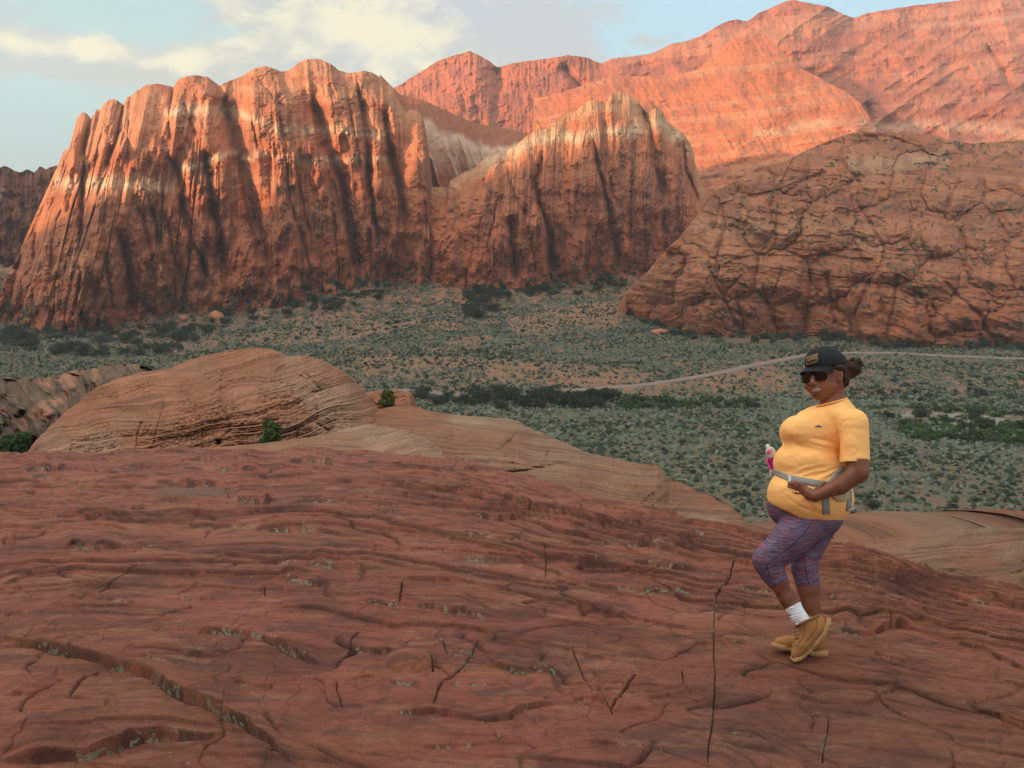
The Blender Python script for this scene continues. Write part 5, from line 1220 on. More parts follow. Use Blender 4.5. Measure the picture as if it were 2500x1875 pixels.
def drape(tree, cx, w, th=2.0, nw=5, lift=.6):
    """a band along the points cx (x, y) laid on the surface; w is its width (number or list)"""
    P = np.array(cx, float); L = np.concatenate([[0], np.cumsum(np.hypot(*np.diff(P, axis=0).T))]); n = max(4, int(L[-1] / 2.5))
    s = np.linspace(0, L[-1], n); C = np.stack([np.interp(s, L, P[:, q]) for q in (0, 1)], 1); T = np.gradient(C, axis=0); T /= np.hypot(*T.T)[:, None]
    N = np.stack([-T[:, 1], T[:, 0]], 1); wv = np.interp(s, L, w) if np.ndim(w) else np.full(n, w)
    g = C[:, None] + N[:, None] * (np.linspace(-.5, .5, nw)[None, :, None] * wv[:, None, None])
    z = np.array([[hit(tree, *q, None) if hit(tree, *q, None) is not None else np.nan for q in r] for r in g])
    m = np.nanmin(z) if np.isfinite(z).any() else 0
    for i in range(n):
        r = z[i]
        if np.isnan(r).all(): z[i] = z[i - 1] if i and np.isfinite(z[i - 1]).any() else np.nanmax(z)
        else: r[np.isnan(r)] = np.nanmax(r)
    for _ in range(2):
        z[1:-1] = (z[:-2] + 2 * z[1:-1] + z[2:]) / 4
    return shell(np.dstack([g, z - lift - th]), np.dstack([g, z + 1.0]))
def shell(A, B):
    """closed sheet between two grids"""
    r, c = A.shape[:2]; V = np.concatenate([A.reshape(-1, 3), B.reshape(-1, 3)]); o = r * c; f = grid_faces(r, c); F = [f[:, ::-1], f + o]
    i = np.arange(r * c).reshape(r, c); ring = np.concatenate([i[0, :-1], i[:-1, -1], i[-1, :0:-1], i[:0:-1, 0]]); nx_ = np.roll(ring, -1)
    F.append(np.stack([ring, nx_, nx_ + o, ring + o], 1)); return V, np.concatenate(F)

def fabric_mat(name, col, rough=.8, scale=60, var=.12, bump=.15, spec=.15):
    m, t, p = new_mat(name, rough, spec); v = t.n('ShaderNodeTexCoord').outputs['Object']
    n = t.noise(v, scale, 4, .6); n2 = t.noise(v, scale / 8, 3, .5)
    k = t.m('ADD', 1 - var, t.m('MULTIPLY', t.m('ADD', n, n2), var)); sc = t.n('ShaderNodeVectorMath', operation='SCALE'); sc.inputs[0].default_value = col; t.l(k, sc.inputs['Scale']); t.l(sc.outputs[0], p.inputs['Base Color'])
    b = t.n('ShaderNodeBump'); b.inputs['Strength'].default_value = bump; b.inputs['Distance'].default_value = .004; t.l(t.noise(v, scale * 3, 3, .6), b.inputs['Height']); t.l(b.outputs[0], p.inputs['Normal'])
    return m
M_SKIN, t_, p_ = new_mat('skin', .5, .35)
a_ = t_.n('ShaderNodeVertexColor', layer_name='col'); n_ = t_.noise(t_.n('ShaderNodeTexCoord').outputs['Object'], 30, 4, .6)
sc_ = t_.n('ShaderNodeVectorMath', operation='SCALE'); t_.l(a_.outputs[0], sc_.inputs[0]); t_.l(t_.m('ADD', .85, t_.m('MULTIPLY', n_, .3)), sc_.inputs['Scale']); t_.l(sc_.outputs[0], p_.inputs['Base Color'])
p_.inputs['Subsurface Weight'].default_value = .08; p_.inputs['Subsurface Radius'].default_value = (.02, .008, .005)
M_SHIRT = fabric_mat('orange_jersey', (1.0, .55, .195), .85, 90, .04, .1, .1)
M_SHIRT_IN = fabric_mat('orange_binding', (1.0, .47, .15), .85)
M_CAP = fabric_mat('black_cotton', (.020, .022, .026), .8, 120, .3, .2)
M_GLASS, t_, p_ = new_mat('dark_lens', .12, .6); p_.inputs['Base Color'].default_value = (.012, .008, .008, 1)
M_FRAME, t_, p_ = new_mat('black_plastic', .35, .5); p_.inputs['Base Color'].default_value = (.015, .012, .012, 1)
M_HAIR = fabric_mat('dark_hair', (.040, .020, .014), .6, 200, .5, .5, .3)
M_TEETH, t_, p_ = new_mat('teeth', .3, .5); p_.inputs['Base Color'].default_value = (.62, .56, .50, 1)
M_SOCK = fabric_mat('white_cotton', (.82, .86, .92), .9, 80, .1, .4)
M_BOOT = fabric_mat('wheat_nubuck', (.37, .175, .066), .85, 50, .30, .3)
M_SOLE = fabric_mat('tan_rubber', (.44, .26, .12), .7, 60, .2, .3)
M_LACE = fabric_mat('lace_cord', (.25, .14, .06), .8)
M_PAD = fabric_mat('brown_padding', (.20, .095, .038), .85, 50, .3)
M_METAL, t_, p_ = new_mat('brass_eyelet', .3, .5); p_.inputs['Base Color'].default_value = (.75, .55, .25, 1); p_.inputs['Metallic'].default_value = .9
M_WEB = fabric_mat('grey_webbing', (.27, .27, .245), .85, 140, .3, .4)
M_MESHF = fabric_mat('grey_mesh', (.42, .40, .38), .9, 160, .4, .5)
M_KHAKI = fabric_mat('khaki_cloth', (.50, .37, .22), .9, 120, .2, .3)
M_BUCK, t_, p_ = new_mat('grey_plastic', .45, .4); p_.inputs['Base Color'].default_value = (.45, .46, .45, 1)
M_MAG = fabric_mat('magenta_neoprene', (.36, .02, .22), .6, 80, .2, .2)
M_PINK, t_, p_ = new_mat('pink_plastic', .4, .4); p_.inputs['Base Color'].default_value = (.75, .10, .32, 1)
M_CLEAR, t_, p_ = new_mat('clear_plastic', .15, .5); p_.inputs['Base Color'].default_value = (.62, .66, .72, 1); p_.inputs['Transmission Weight'].default_value = .45
M_WHITE, t_, p_ = new_mat('white_plastic', .35, .4); p_.inputs['Base Color'].default_value = (.8, .82, .85, 1)
M_GOLD = fabric_mat('gold_thread', (.42, .30, .15), .7)
M_PATCH = fabric_mat('patch_cloth', (.060, .038, .028), .8)
M_LOGO = fabric_mat('grey_print', (.16, .15, .15), .7)
# space dyed leggings: short streaks of slate, plum, rose and pale blue
M_LEG, t_, p_ = new_mat('space_dyed_jersey', .8, .15)
v_ = t_.n('ShaderNodeTexCoord').outputs['Object']; w_ = t_.mapping(v_, (13, 13, 95), rot=(0, math.radians(-8), 0))
n1_ = t_.noise(w_, 1.0, 3, .6); n2_ = t_.noise(t_.mapping(v_, (11, 11, 75), rot=(0, math.radians(-8), 0), loc=(3, 1, 7)), 1.0, 3, .6); n3_ = t_.noise(t_.mapping(v_, (20, 20, 190), rot=(0, math.radians(-8), 0), loc=(9, 1, 2)), 1.0, 2, .6)
c_ = t_.mix(t_.ramp(n1_, (.42, .58)), (.10, .078, .125), (.175, .10, .155))
c_ = t_.mix(t_.ramp(n2_, (.54, .64)), c_, (.29, .095, .145)); c_ = t_.mix(t_.ramp(n2_, (.44, .34)), c_, (.13, .15, .22))
c_ = t_.mix(t_.m('MULTIPLY', t_.ramp(n3_, (.52, .70)), .55), c_, (.23, .20, .28)); c_ = t_.mix(t_.m('MULTIPLY', t_.ramp(n3_, (.46, .32)), .6), c_, (.055, .045, .085))
t_.l(c_, p_.inputs['Base Color'])

SK = np.array([.215, .085, .048])
def build_woman():
    root = bpy.data.objects.new('person', None); scene.collection.objects.link(root); root.location = ORG
    tag(root, 'smiling woman in orange shirt, black cap and purple leggings, hand on her hip', 'person')
    # ---- body
    f = Field((1830, 840, -150), (2140, 1600, 110), 1.6)
    f.ell((2021, 903, 2), (42, 52, 46), 8)
    f.ell((2004, 930, -20), (36, 42, 32), 10); f.ell((2016, 941, -32), (21, 17, 15), 8); f.ell((1977, 943, -23), (13, 12, 13), 7)
    f.cone((2046, 935, -8), (2006, 962, -26), 15, 14, 10); f.cone((1985, 938, 0), (1994, 960, -20), 12, 13, 8); f.ell((1998, 964, -31), (15, 12, 13), 7)
    f.cone((1984, 917, -48), (1984, 934, -57), 4.2, 6.6, 6); f.ell((1992, 937, -52), (5, 4, 5), 3); f.ell((1978, 937, -50), (4.5, 4, 5), 3)
    f.cone((1975, 909, -42), (2010, 908, -44), 6, 6, 7)
    f.ell((2051, 921, -27), (7.5, 15, 7), 2.5, rot=.12); f.ell((2052, 920, -35), (3.6, 9, 5), 2, sub=True)
    f.chain([(1975, 947, -44, 2.6), (1990, 947, -51, 3.4), (2007, 944.5, -46, 2.6)], 4); f.chain([(1976, 949, -43, 2.6), (1991, 957, -49, 4.2), (2007, 947, -45, 2.6)], 4)
    f.ell((1994, 950.5, -54), (15.5, 3.7, 10), 1.5, rot=-.12, sub=True); f.cone((2010, 938, -42), (2012, 953, -42), 1.2, 1.5, 3, sub=True)
    f.cone((2034, 946, 8), (2036, 1000, 6), 26, 34, 8); f.ell((2014, 966, -8), (16, 11, 16), 8)
    f.cone((2032, 1000, 6), (1995, 1200, 8), 36, 60, 10); f.cone((1995, 1200, 8), (1982, 1270, 4), 52, 34, 10)
    f.chain([(2070, 1030, -40, 28), (2080, 1040, -60, 29), (2092, 1128, -81, 28), (2096, 1153, -88, 25)], 8)
    f.chain([(2096, 1153, -88, 25.5), (2052, 1186, -108, 20.5), (1992, 1211, -112, 12.5)], 7)
    f.cone((2000, 1020, 45), (1995, 1110, 78), 26, 22, 8); f.cone((1995, 1110, 78), (1990, 1190, 70), 22, 16, 8)
    # palm, fingers, thumb
    f.chain([(1992, 1211, -112, 12.5), (1978, 1205, -106, 11), (1963, 1190, -98, 7)], 5, .8); f.chain([(1990, 1213, -111, 11), (1976, 1210, -104, 10), (1960, 1203, -95, 7)], 5, .8); f.cone((1975, 1202, -103), (1961, 1197, -97), 10, 8, 5, .75)
    for c in ([(1965, 1187, -98, 5.2), (1951, 1181, -97, 4.7), (1942, 1177.5, -94, 4.4), (1934, 1175, -90, 3.8)], [(1962, 1192, -98, 5.2), (1945, 1185, -96, 4.7), (1935, 1181, -92, 4.4), (1926, 1179, -86, 3.8)],
              [(1960, 1198, -97, 5.0), (1944, 1192, -94, 4.5), (1934, 1188.5, -89, 4.2), (1925, 1187, -83, 3.6)], [(1959, 1205, -95, 4.6), (1945, 1204, -91, 4.0), (1937, 1203, -87, 3.7), (1929, 1202, -82, 3.2)],
              [(1984, 1205, -101, 8), (1998, 1193, -94, 6), (2007, 1185, -88, 5), (2014, 1179, -83, 4.3)]): f.chain(c, 2.2)
    # legs
    f.chain([(1978, 1284, -22, 36), (1875, 1368, -48, 28), (1903, 1425, -40, 21.5), (1922, 1462, -36, 19), (1944, 1500, -34, 15.5), (1985, 1548, -30, 15)], 8)
    f.chain([(1985, 1290, 30, 34), (1965, 1385, 20, 26), (1974, 1435, 24, 27.5), (1980, 1475, 26, 22), (1984, 1520, 24, 17), (1990, 1570, 18, 17)], 8)
    V, F = f.mesh(); V = smooth(V, F, 1, .4)
    c = np.tile(SK, (len(V), 1))
    lip = np.exp(-(((V[:, 0] - 1991) / 15) ** 2 + ((V[:, 1] - 951.5) / 6.5) ** 2) ** 2) * (V[:, 2] < -30); c = mixc(c, [.26, .075, .055], lip * .7)
    ck = np.exp(-(((V[:, 0] - 2012) / 16) ** 2 + ((V[:, 1] - 938) / 12) ** 2)) * (V[:, 2] < -20); c = mixc(c, [.30, .11, .06], ck * .6)
    for nx_, ny_ in ((1936, 1175.5), (1928, 1179), (1927, 1187), (1931, 1202)): c = mixc(c, [.42, .20, .15], .7 * np.exp(-(((V[:, 0] - nx_) / 2.6) ** 2 + ((V[:, 1] - ny_) / 2.2) ** 2)))
    for nx_, ny_ in ((1951, 1181), (1946, 1185), (1945, 1192), (1947, 1204), (1964, 1188), (1962, 1194), (1960, 1200)): c = mixc(c, [.13, .05, .03], .5 * np.exp(-(((V[:, 0] - nx_) / 2.4) ** 2 + ((V[:, 1] - ny_) / 3) ** 2)))
    c = mixc(c, [.14, .052, .03], .6 * sst(.45, .7, fbm(V[:, 0] / 22, V[:, 1] / 22, 3, 931)))
    face = (V[:, 1] < 985); c = np.where(face[:, None], c * 1.25, c)
    part('body', V, F, M_SKIN, root, c)
    f = Field((1970, 938, -70), (2012, 962, -30), .8); f.ell((1993.5, 950, -43), (16, 4.8, 5.6), 1, rot=-.12); V, F = f.mesh(); part('teeth', V, F, M_TEETH, root)

    # ---- T-shirt
    f = Field((1850, 950, -160), (2150, 1310, 130), 2.0)
    f.ell((2016, 1055, 4), (84, 74, 64), 14, rot=.15); f.ell((1958, 1056, -30), (53, 42, 40), 14, rot=.25); f.ell((1944, 1055, 30), (42, 38, 40), 14)
    f.ell((1972, 1130, 0), (85, 60, 78), 22); f.ell((1979, 1212, 0), (107, 82, 100), 16, rot=.12); f.ell((2050, 1040, 6), (52, 66, 56), 16)
    f.cone((2030, 992, 6), (2030, 1030, 6), 44, 60, 12); f.cone((2040, 1006, -30), (2080, 1036, -58), 24, 34, 14); f.cone((1992, 1000, 30), (1978, 1030, 50), 20, 30, 14)
    f.ell((2020, 1160, 0), (58, 60, 70), 20)
    f.cone((2086, 1034, -62), (2088, 1180, -86), 35, 38.5, 10, cut=(.04, 1, 0, 1127 + .04 * 2085))
    f.cone((1982, 1030, 55), (1990, 1100, 78), 30, 30, 10)
    f.cut((-.41, .91, .06), -.41 * 1961 + .91 * 1263, 3)                               # hem
    f.cut((-.26, -.96, -.10), -.26 * 2030 - .96 * 984, 2)                             # neck opening
    f.cone((2031, 930, 6), (2033, 1003, 6), 31.5, 36, 1.5, sub=True)
    f.cone((2090, 1090, -80), (2093, 1170, -86), 30, 31, 1, cut=(0, -1, 0, -1122), sub=True)
    V, F = f.mesh(); V = smooth(V, F, 2, .5)
    nrm = -1.0
    def fold(pts, w, amp):
        sel, d, s, pos = polyline_field(V[:, 0], V[:, 1], pts, w * 3)
        if len(sel): V[sel, 2] -= amp * np.exp(-(d / w) ** 2) * np.sin(np.clip(pos, 0, 1) * math.pi) * (V[sel, 2] < -8)
    for p, w, a in [([(1912, 1058), (1945, 1086), (1990, 1100), (2030, 1112)], 8, -5), ([(1965, 1073), (2000, 1083), (2040, 1092)], 4, 3), ([(1975, 1067), (2010, 1074), (2045, 1083)], 3, -2.5), ([(1950, 1163), (1990, 1150), (2030, 1148)], 3, 3.0), ([(1955, 1170), (2000, 1158), (2050, 1140)], 3, -3.0),
                    ([(1930, 1158), (1970, 1140), (2030, 1130)], 4, 2.5), ([(1990, 1172), (2020, 1160), (2060, 1142)], 3, 3), ([(2010, 1176), (2035, 1158), (2062, 1138)], 3, -2.5), ([(2040, 1095), (2048, 1112), (2047, 1130)], 3, -5), ([(2017, 1040), (2014, 1062), (2013, 1085)], 2.2, -1.8),
                    ([(1920, 1100), (1912, 1125), (1925, 1150)], 8, 2), ([(1900, 1200), (1950, 1235), (2020, 1262)], 4, -1.5), ([(1960, 1210), (2000, 1240), (2050, 1250)], 6, 2), ([(2040, 1260), (2070, 1225), (2078, 1195)], 4, -2), ([(2095, 1010), (2060, 1030), (2030, 1080)], 2, -1.5), ([(1890, 1160), (1930, 1175), (1990, 1190), (2040, 1188)], 7, -4)]: fold(p, w, a)
    V[:, 2] += (fbm(V[:, 0] / 34, V[:, 1] / 22, 3, 901) - .5) * 5 * (V[:, 2] < 0)
    shirt_b = bvh(V, F); sh = part('t_shirt', V, F, M_SHIRT, root)
    # neckband and seams
    th = np.linspace(0, 2 * math.pi, 60); ring = np.stack([2031 + 37 * np.cos(th), 984 - 9.6 * np.cos(th) - 2 - 1.2 * np.sin(th), 6 + 38 * np.sin(th)], 1)
    V2, F2 = tube(ring, np.full(60, 2.6), 8); part('neckband', V2, F2, M_SHIRT_IN, sh)
    V2, F2 = drape(shirt_b, [(1990, 1045), (1994, 1041), (1998, 1040), (2004, 1042), (2007, 1042)], [.6, 3.6, 5.4, 4.2, .6], .3, 5, .35); part('emblem', V2, F2, M_LOGO, sh)
    V2, F2 = drape(shirt_b, [(1987, 1040.5), (1993, 1040)], [.6, 1.4], .3, 3, .35); part('emblem', V2, F2, M_LOGO, sh)
    # ---- leggings
    f = Field((1820, 1180, -140), (2100, 1450, 120), 1.8)
    f.ell((1966, 1238, 4), (95, 66, 72), 12, rot=.1); f.ell((2018, 1262, 0), (42, 44, 58), 12)
    f.chain([(1988, 1266, -18, 54), (1930, 1318, -38, 48.5), (1873, 1367, -50, 37)], 10); f.chain([(1873, 1367, -50, 36), (1884, 1393, -46, 30.5), (1905, 1432, -40, 24), (1915, 1452, -38, 23)], 6, cut=(.48, .877, 0, .48 * 1901 + .877 * 1424))
    f.chain([(1992, 1284, 32, 50), (1972, 1340, 26, 38), (1963, 1386, 20, 32)], 8); f.chain([(1963, 1386, 20, 32), (1972, 1425, 24, 30), (1974, 1450, 24, 29)], 5, cut=(0, 1, 0, 1430))
    f.cut((0, -1, 0), -1190)
    V, F = f.mesh(); V = smooth(V, F, 1, .5); V[:, 2] += (fbm(V[:, 0] / 16, V[:, 1] / 9, 3, 905) - .5) * 3 * (V[:, 2] < 20)
    leg_b = bvh(V, F); lg = part('leggings', V, F, M_LEG, root)
    M_SEAM = fabric_mat('seam_thread', (.045, .030, .055), .9)
    for pts in ([(1985, 1272), (1965, 1300), (1930, 1335), (1895, 1360), (1878, 1372), (1872, 1385), (1878, 1405), (1892, 1428)], [(1962, 1356), (1964, 1375), (1968, 1400), (1976, 1428)], [(1935, 1362), (1961, 1352), (1985, 1334), (2006, 1314)]):
        V2, F2 = drape(leg_b, pts, 1.5, .3, 3, .2); part('seam', V2, F2, M_SEAM, lg)
    # ---- hair
    f = Field((1995, 845, -60), (2125, 960, 75), 1.4)
    f.ell((2048, 899, 12), (27, 33, 38), 6); f.ell((2064, 922, 6), (11, 22, 26), 6); f.ell((2085, 897, 12), (19, 17, 19), 6); f.ell((2042, 897, -22), (20, 11, 20), 5); f.ell((2092, 884, 6), (10, 8, 10), 5); f.ell((2078, 912, 12), (12, 12, 14), 5)
    f.ell((2030, 902, -34), (9, 7, 8), 4)
    V, F = f.mesh(); dirn = V - np.array([2062, 900, 10]); dirn /= np.linalg.norm(dirn, axis=1)[:, None]
    V = V + dirn * ((ridged(V[:, 0] / 5 + V[:, 1] / 9, V[:, 2] / 6 + V[:, 1] / 11, 2, 911) - .5) * 4)[:, None]
    hV, hF = V, F
    r = np.random.default_rng(3); curls = []
    for i in range(70):
        a = r.uniform(0, 6.28); b = r.uniform(-1, 1); c0 = np.array([2086 + 15 * math.cos(a), 895 + 15 * math.sin(a), 12 + 14 * b]); d = np.array([math.cos(a), math.sin(a) - .2, b * .5]) * r.uniform(3, 7); q = r.normal(size=3) * 4
        curls.append(tube([c0 - d * .5, c0 + d * .5 + q, c0 + d + q * .3, c0 + d * .4 - q], [1.6, 1.3, .9, .4], 4))
    for i in range(14):
        c0 = np.array([2030 + r.uniform(0, 25), 905 + r.uniform(-4, 5), -30 + r.uniform(0, 12)]); q = r.normal(size=3) * 2
        curls.append(tube([c0, c0 + [-3, 4, -1] + q * .4, c0 + [-5, 8, 0] + q], [.7, .5, .2], 4))
    V2, F2, _ = merge([(hV, hF)] + curls); part('hair', V2, F2, M_HAIR, root)
    # ---- cap
    f = Field((1940, 835, -70), (2085, 925, 70), 1.4)
    f.ell((2018, 894, 2), (51, 47, 50), 6); f.ell((1999, 882, -8), (34, 32, 38), 10); f.ell((2019, 862, 2), (22, 15, 24), 10)
    f.cut((.14, .985, 0), .14 * 1963 + .985 * 902.5, 1.5); f.ell((2018, 903, 2), (46, 44, 45), 1.5, sub=True)
    V, F = f.mesh(); cap_b = bvh(V, F); cp = part('cap', V, F, M_CAP, root)
    u = np.linspace(-1, 1, 41)[:, None]; v = np.linspace(0, 1, 12)[None]; yaw = math.radians(37)
    ph = yaw - u * math.radians(68); bx = 2017 - 47 * np.sin(ph) + 0 * v; bz = -44 * np.cos(ph) + 2 + 0 * v; by = 894 - (bx - 1963) * .10
    ln = 36 * np.sqrt(np.clip(1 - .82 * u ** 2, 0, 1)); X = bx - math.sin(yaw) * ln * v; Z = bz - math.cos(yaw) * ln * v; Y = by + (13 * v ** 1.1 + 9 * u ** 2 * v + 2)
    A = np.dstack([X, Y, Z]); B = A + np.array([0, 2.6, 0]); V2, F2 = shell(A, B); part('brim', V2, F2, M_CAP, cp)
    V2, F2 = drape(cap_b, [(1968, 882), (1981, 877.5), (1996, 873)], 20, .8, 7, .3); pt = part('cap_patch', V2, F2, M_PATCH, cp)
    V, F = part_px = (V2, F2); pb = bvh(V2, F2)
    for pts in ([(1968, 873), (1981, 868.5), (1996, 864)], [(1969, 891), (1982, 886.5), (1996, 882)], [(1968.5, 873), (1969.5, 882), (1968.5, 891)], [(1996, 864), (1994.5, 873), (1996, 882)]):
        V2, F2 = drape(pb, pts, 1.3, .5, 3, .2); part('border', V2, F2, M_GOLD, pt)
    r = np.random.default_rng(5)
    for y0 in (877.5, 882.0):
        for i in range(7):
            x = 1972 + i * 3.3; yy = y0 - (x - 1968) * .32; V2, F2 = drape(pb, [(x, yy - .2), (x + 1.1, yy - .5), (x + 2.2, yy - .8)], 3.2 if i % 2 else 2.2, .4, 3, .2); part('lettering', V2, F2, M_GOLD, pt)
    # ---- sunglasses
    sg = None
    for a0, a1, yc, hh, R in ((-3, 33.5, 918.5, 11.5, 62), (38.5, 76, 923, 13, 64)):
        a = np.radians(np.linspace(a0, a1, 26))[:, None]; w = np.linspace(-1, 1, 15)[None]; s_ = (np.linspace(-1, 1, 26)[:, None])
        hgt = hh * (1 - np.abs(s_) ** 3.2) ** (1 / 2.4); X = 2018 - R * np.sin(a) + 0 * w; Z = -R * .98 * np.cos(a) + 0 * w + 1; Y = yc + hgt * w + 3.0 * (1 - s_) * .0 + np.where(w < 0, -w * 2.0 * 0, 0)
        A = np.dstack([X, Y, Z]); B = A + np.array([0, 0, 2.2]); V2, F2 = shell(A, B); o = part('sunglasses' if sg is None else 'lens', V2, F2, M_GLASS, root if sg is None else sg)
        if sg is None:
            sg = o; o.name = 'sunglasses'
    for pts in ([(1988, 914, -54), (1983, 912, -51), (1977, 915, -46)], [(2019, 911, -58), (2030, 909, -48), (2042, 909, -34), (2052, 912, -16)], [(1985, 908.5, -53), (2000, 908, -60), (2019, 910, -59)], [(1980, 912, -50), (1968, 911, -34), (1959, 916, -14)]):
        V2, F2 = tube(pts, np.full(len(pts), 1.8), 7); part('frame', V2, F2, M_FRAME, sg)
    # ---- sock
    f = Field((1895, 1445, -80), (2010, 1560, 20), 1.4); f.chain([(1930, 1470, -35.5, 21.5), (1948, 1502, -34, 19), (1972, 1535, -31, 19)], 4); f.cut((-.47, -.88, 0), -.47 * 1938 - .88 * 1477, 1.5)
    V, F = f.mesh(); V[:, 2] -= (ridged(V[:, 0] / 30 + V[:, 1] / 7, V[:, 1] / 50, 2, 921) - .5) * 3.0; V[:, 0] += (ridged(V[:, 1] / 6, V[:, 2] / 20, 2, 922) - .5) * 3; part('sock', V, F, M_SOCK, root)
    # ---- near boot (toe down, heel raised against the other ankle)
    def boot(upper, lowcut, solepoly, zc, half, laces, collar, lab):
        f = Field(*upper['box'], 1.5)
        for c in upper['chains']: f.chain(c, 9, upper.get('fz', 1.0))
        for n, c in lowcut: f.cut(n, c, 2)
        V, F = f.mesh(); b = bvh(V, F); o = part('boot', V, F, M_BOOT, root)
        # sole: outline strip with lugs
        P = np.array(solepoly, float); top = P[:len(P) // 2]; bot = P[len(P) // 2:][::-1]; n = 46; s = np.linspace(0, 1, n)
        def rs(Q):
            L = np.concatenate([[0], np.cumsum(np.hypot(*np.diff(Q, axis=0).T))]); L /= L[-1]; return np.stack([np.interp(s, L, Q[:, 0]), np.interp(s, L, Q[:, 1])], 1)
        T_, B_ = rs(top), rs(bot); lug = ((np.arange(n) // 2) % 2) * .11; hw = half * (.62 + .38 * np.sin(np.clip(s * 1.02, 0, 1) * math.pi) ** .35) * np.where((s > .55) & (s < .75), .90, 1)
        rows = []
        for q in np.linspace(-1, 1, 9):
            sh_ = 1 if abs(q) < .99 else .0
            rows.append((T_, hw * q))
        A = np.stack([np.column_stack([T_, zc(s) + h_]) for _, h_ in rows], 1); Bm = B_ + (T_ - B_) * lug[:, None]
        B2 = np.stack([np.column_stack([Bm, zc(s) + h_]) for _, h_ in rows], 1)
        V2, F2 = shell(A, B2); part('sole', V2, F2, M_SOLE, o, smooth_=False)
        if collar is not None:
            V2, F2 = tube(collar, np.full(len(collar), 2.6), 8); part('collar', V2, F2, M_BOOT, o)
        for pts, wd in laces.get('pads', []):
            V2, F2 = drape(b, pts, wd, 1.6, 5, .3); part('collar' if wd < 9 else 'tongue', V2, F2, M_PAD, o)
        for pts in laces['seams']:
            V2, F2 = drape(b, pts, 1.9, .4, 3, .3); part('stitching', V2, F2, M_PAD, o)
        for x, y in laces['eyes']:
            z = hit(b, x, y, zc(.5) - half); th = np.linspace(0, 2 * math.pi, 11); V2, F2 = tube(np.stack([x + 1.6 * np.cos(th), y + 1.6 * np.sin(th), z - .6 + 0 * th], 1), np.full(11, .8), 5); part('eyelet', V2, F2, M_METAL, o)
        for p in laces['cords']:
            V2, F2 = tube(p, np.full(len(p), 1.6), 6); part('lace', V2, F2, M_LACE, o)
        return o
    thc = np.linspace(0, 2 * math.pi, 30)
    ax = np.array([34, -15]) ; 
    col_near = np.stack([1970 + 33 * np.cos(thc) * .92, 1512 - 15 * np.cos(thc), -31 + 27 * np.sin(thc)], 1)
    boot({'box': ((1905, 1480, -85), (2050, 1635, 25)), 'chains': [[(1971, 1512, -31, 31), (1985, 1538, -31, 31)], [(2000, 1532, -31, 25), (1982, 1565, -31, 28), (1966, 1583, -32, 26), (1951, 1596, -33, 19)], [(1986, 1540, -31, 28), (1962, 1575, -32, 26)], [(1966, 1583, -39, 20), (1952, 1597, -38, 17)], [(1966, 1583, -26, 18), (1952, 1597, -28, 16)]]},
         [((-.42, -.91, 0), -.42 * 1970 - .91 * 1512), ((.74, .67, 0), .74 * 2013 + .67 * 1541)],
         [(2019, 1509), (2011, 1536), (1991, 1559), (1970, 1582), (1951, 1602), (1938, 1609), (1932, 1604), (1929, 1601), (1929, 1609), (1939, 1618), (1956, 1614), (1979, 1595), (2000, 1572), (2018, 1548), (2031, 1524), (2029, 1508)],
         lambda s: -31 - 2 * s, 24,
         {'pads': [([(1941, 1532), (1955, 1525), (1970, 1518), (1986, 1510), (2001, 1503)], 6.5)], 'seams': [[(2017, 1530), (2007, 1540), (1988, 1562), (1966, 1586), (1947, 1604)], [(1960, 1522), (1964, 1540), (1961, 1556), (1950, 1570)], [(1992, 1504), (1996, 1526), (1984, 1548), (1966, 1566)], [(1942, 1574), (1955, 1580), (1968, 1578)]], 'eyes': [(1945, 1529), (1947.5, 1538), (1949, 1547), (1949, 1556), (1946, 1565)],
          'cords': [[(1946, 1530, -55), (1941, 1533, -49), (1939, 1536, -40)], [(1948, 1539, -57), (1942, 1542, -50), (1939, 1545, -40)], [(1949, 1548, -57), (1943, 1551, -50), (1939, 1553, -40)], [(1949, 1556, -57), (1943, 1558, -50), (1938, 1560, -40)]]}, None, 'near')
    boot({'box': ((1865, 1490, -30), (2045, 1620, 85)), 'chains': [[(1990, 1515, 20, 28), (1993, 1550, 20, 27)], [(1994, 1572, 20, 26), (1960, 1574, 26, 23), (1925, 1572, 34, 19), (1905, 1572, 38, 17)], [(1990, 1550, 20, 25), (1950, 1570, 28, 20)]]},
         [((.26, -.96, 0), .26 * 1990 - .96 * 1507), ((-.16, .987, 0), -.16 * 1950 + .987 * 1586)],
         [(2021, 1588), (1990, 1588), (1960, 1583), (1930, 1578), (1905, 1573), (1892, 1570), (1887, 1567), (1883, 1573), (1888, 1580), (1905, 1585), (1930, 1591), (1960, 1598), (1990, 1605), (2021, 1607)],
         lambda s: 18 + 22 * s, 22, {'seams': [[(1945, 1548), (1942, 1565), (1938, 1582)]], 'eyes': [], 'cords': []}, None, 'far')
    # ---- waist pack
    wp = bpy.data.objects.new('waist_pack', None); scene.collection.objects.link(wp); wp.location = ORG
    tag(wp, 'grey webbing hydration belt buckled over the orange shirt, khaki pouch at the back', 'waist pack')
    V2, F2 = drape(shirt_b, [(1884, 1150), (1900, 1157), (1925, 1166), (1955, 1172), (1990, 1179), (2022, 1183), (2045, 1178)], [12, 13, 14, 15, 16, 17, 18], 2.2, 5, .6); belt = part('belt', V2, F2, M_WEB, wp); bb = bvh(V2, F2)
    V2, F2 = drape(bb, [(1927, 1160), (1928, 1169), (1930, 1178)], 8.5, 2.2, 5, .4); part('slider', V2, F2, M_BUCK, wp)
    V2, F2 = drape(shirt_b, [(2022, 1184), (2040, 1172), (2060, 1160), (2078, 1150)], [10, 30, 40, 44], 3, 7, .6); part('back_panel', V2, F2, M_MESHF, wp)
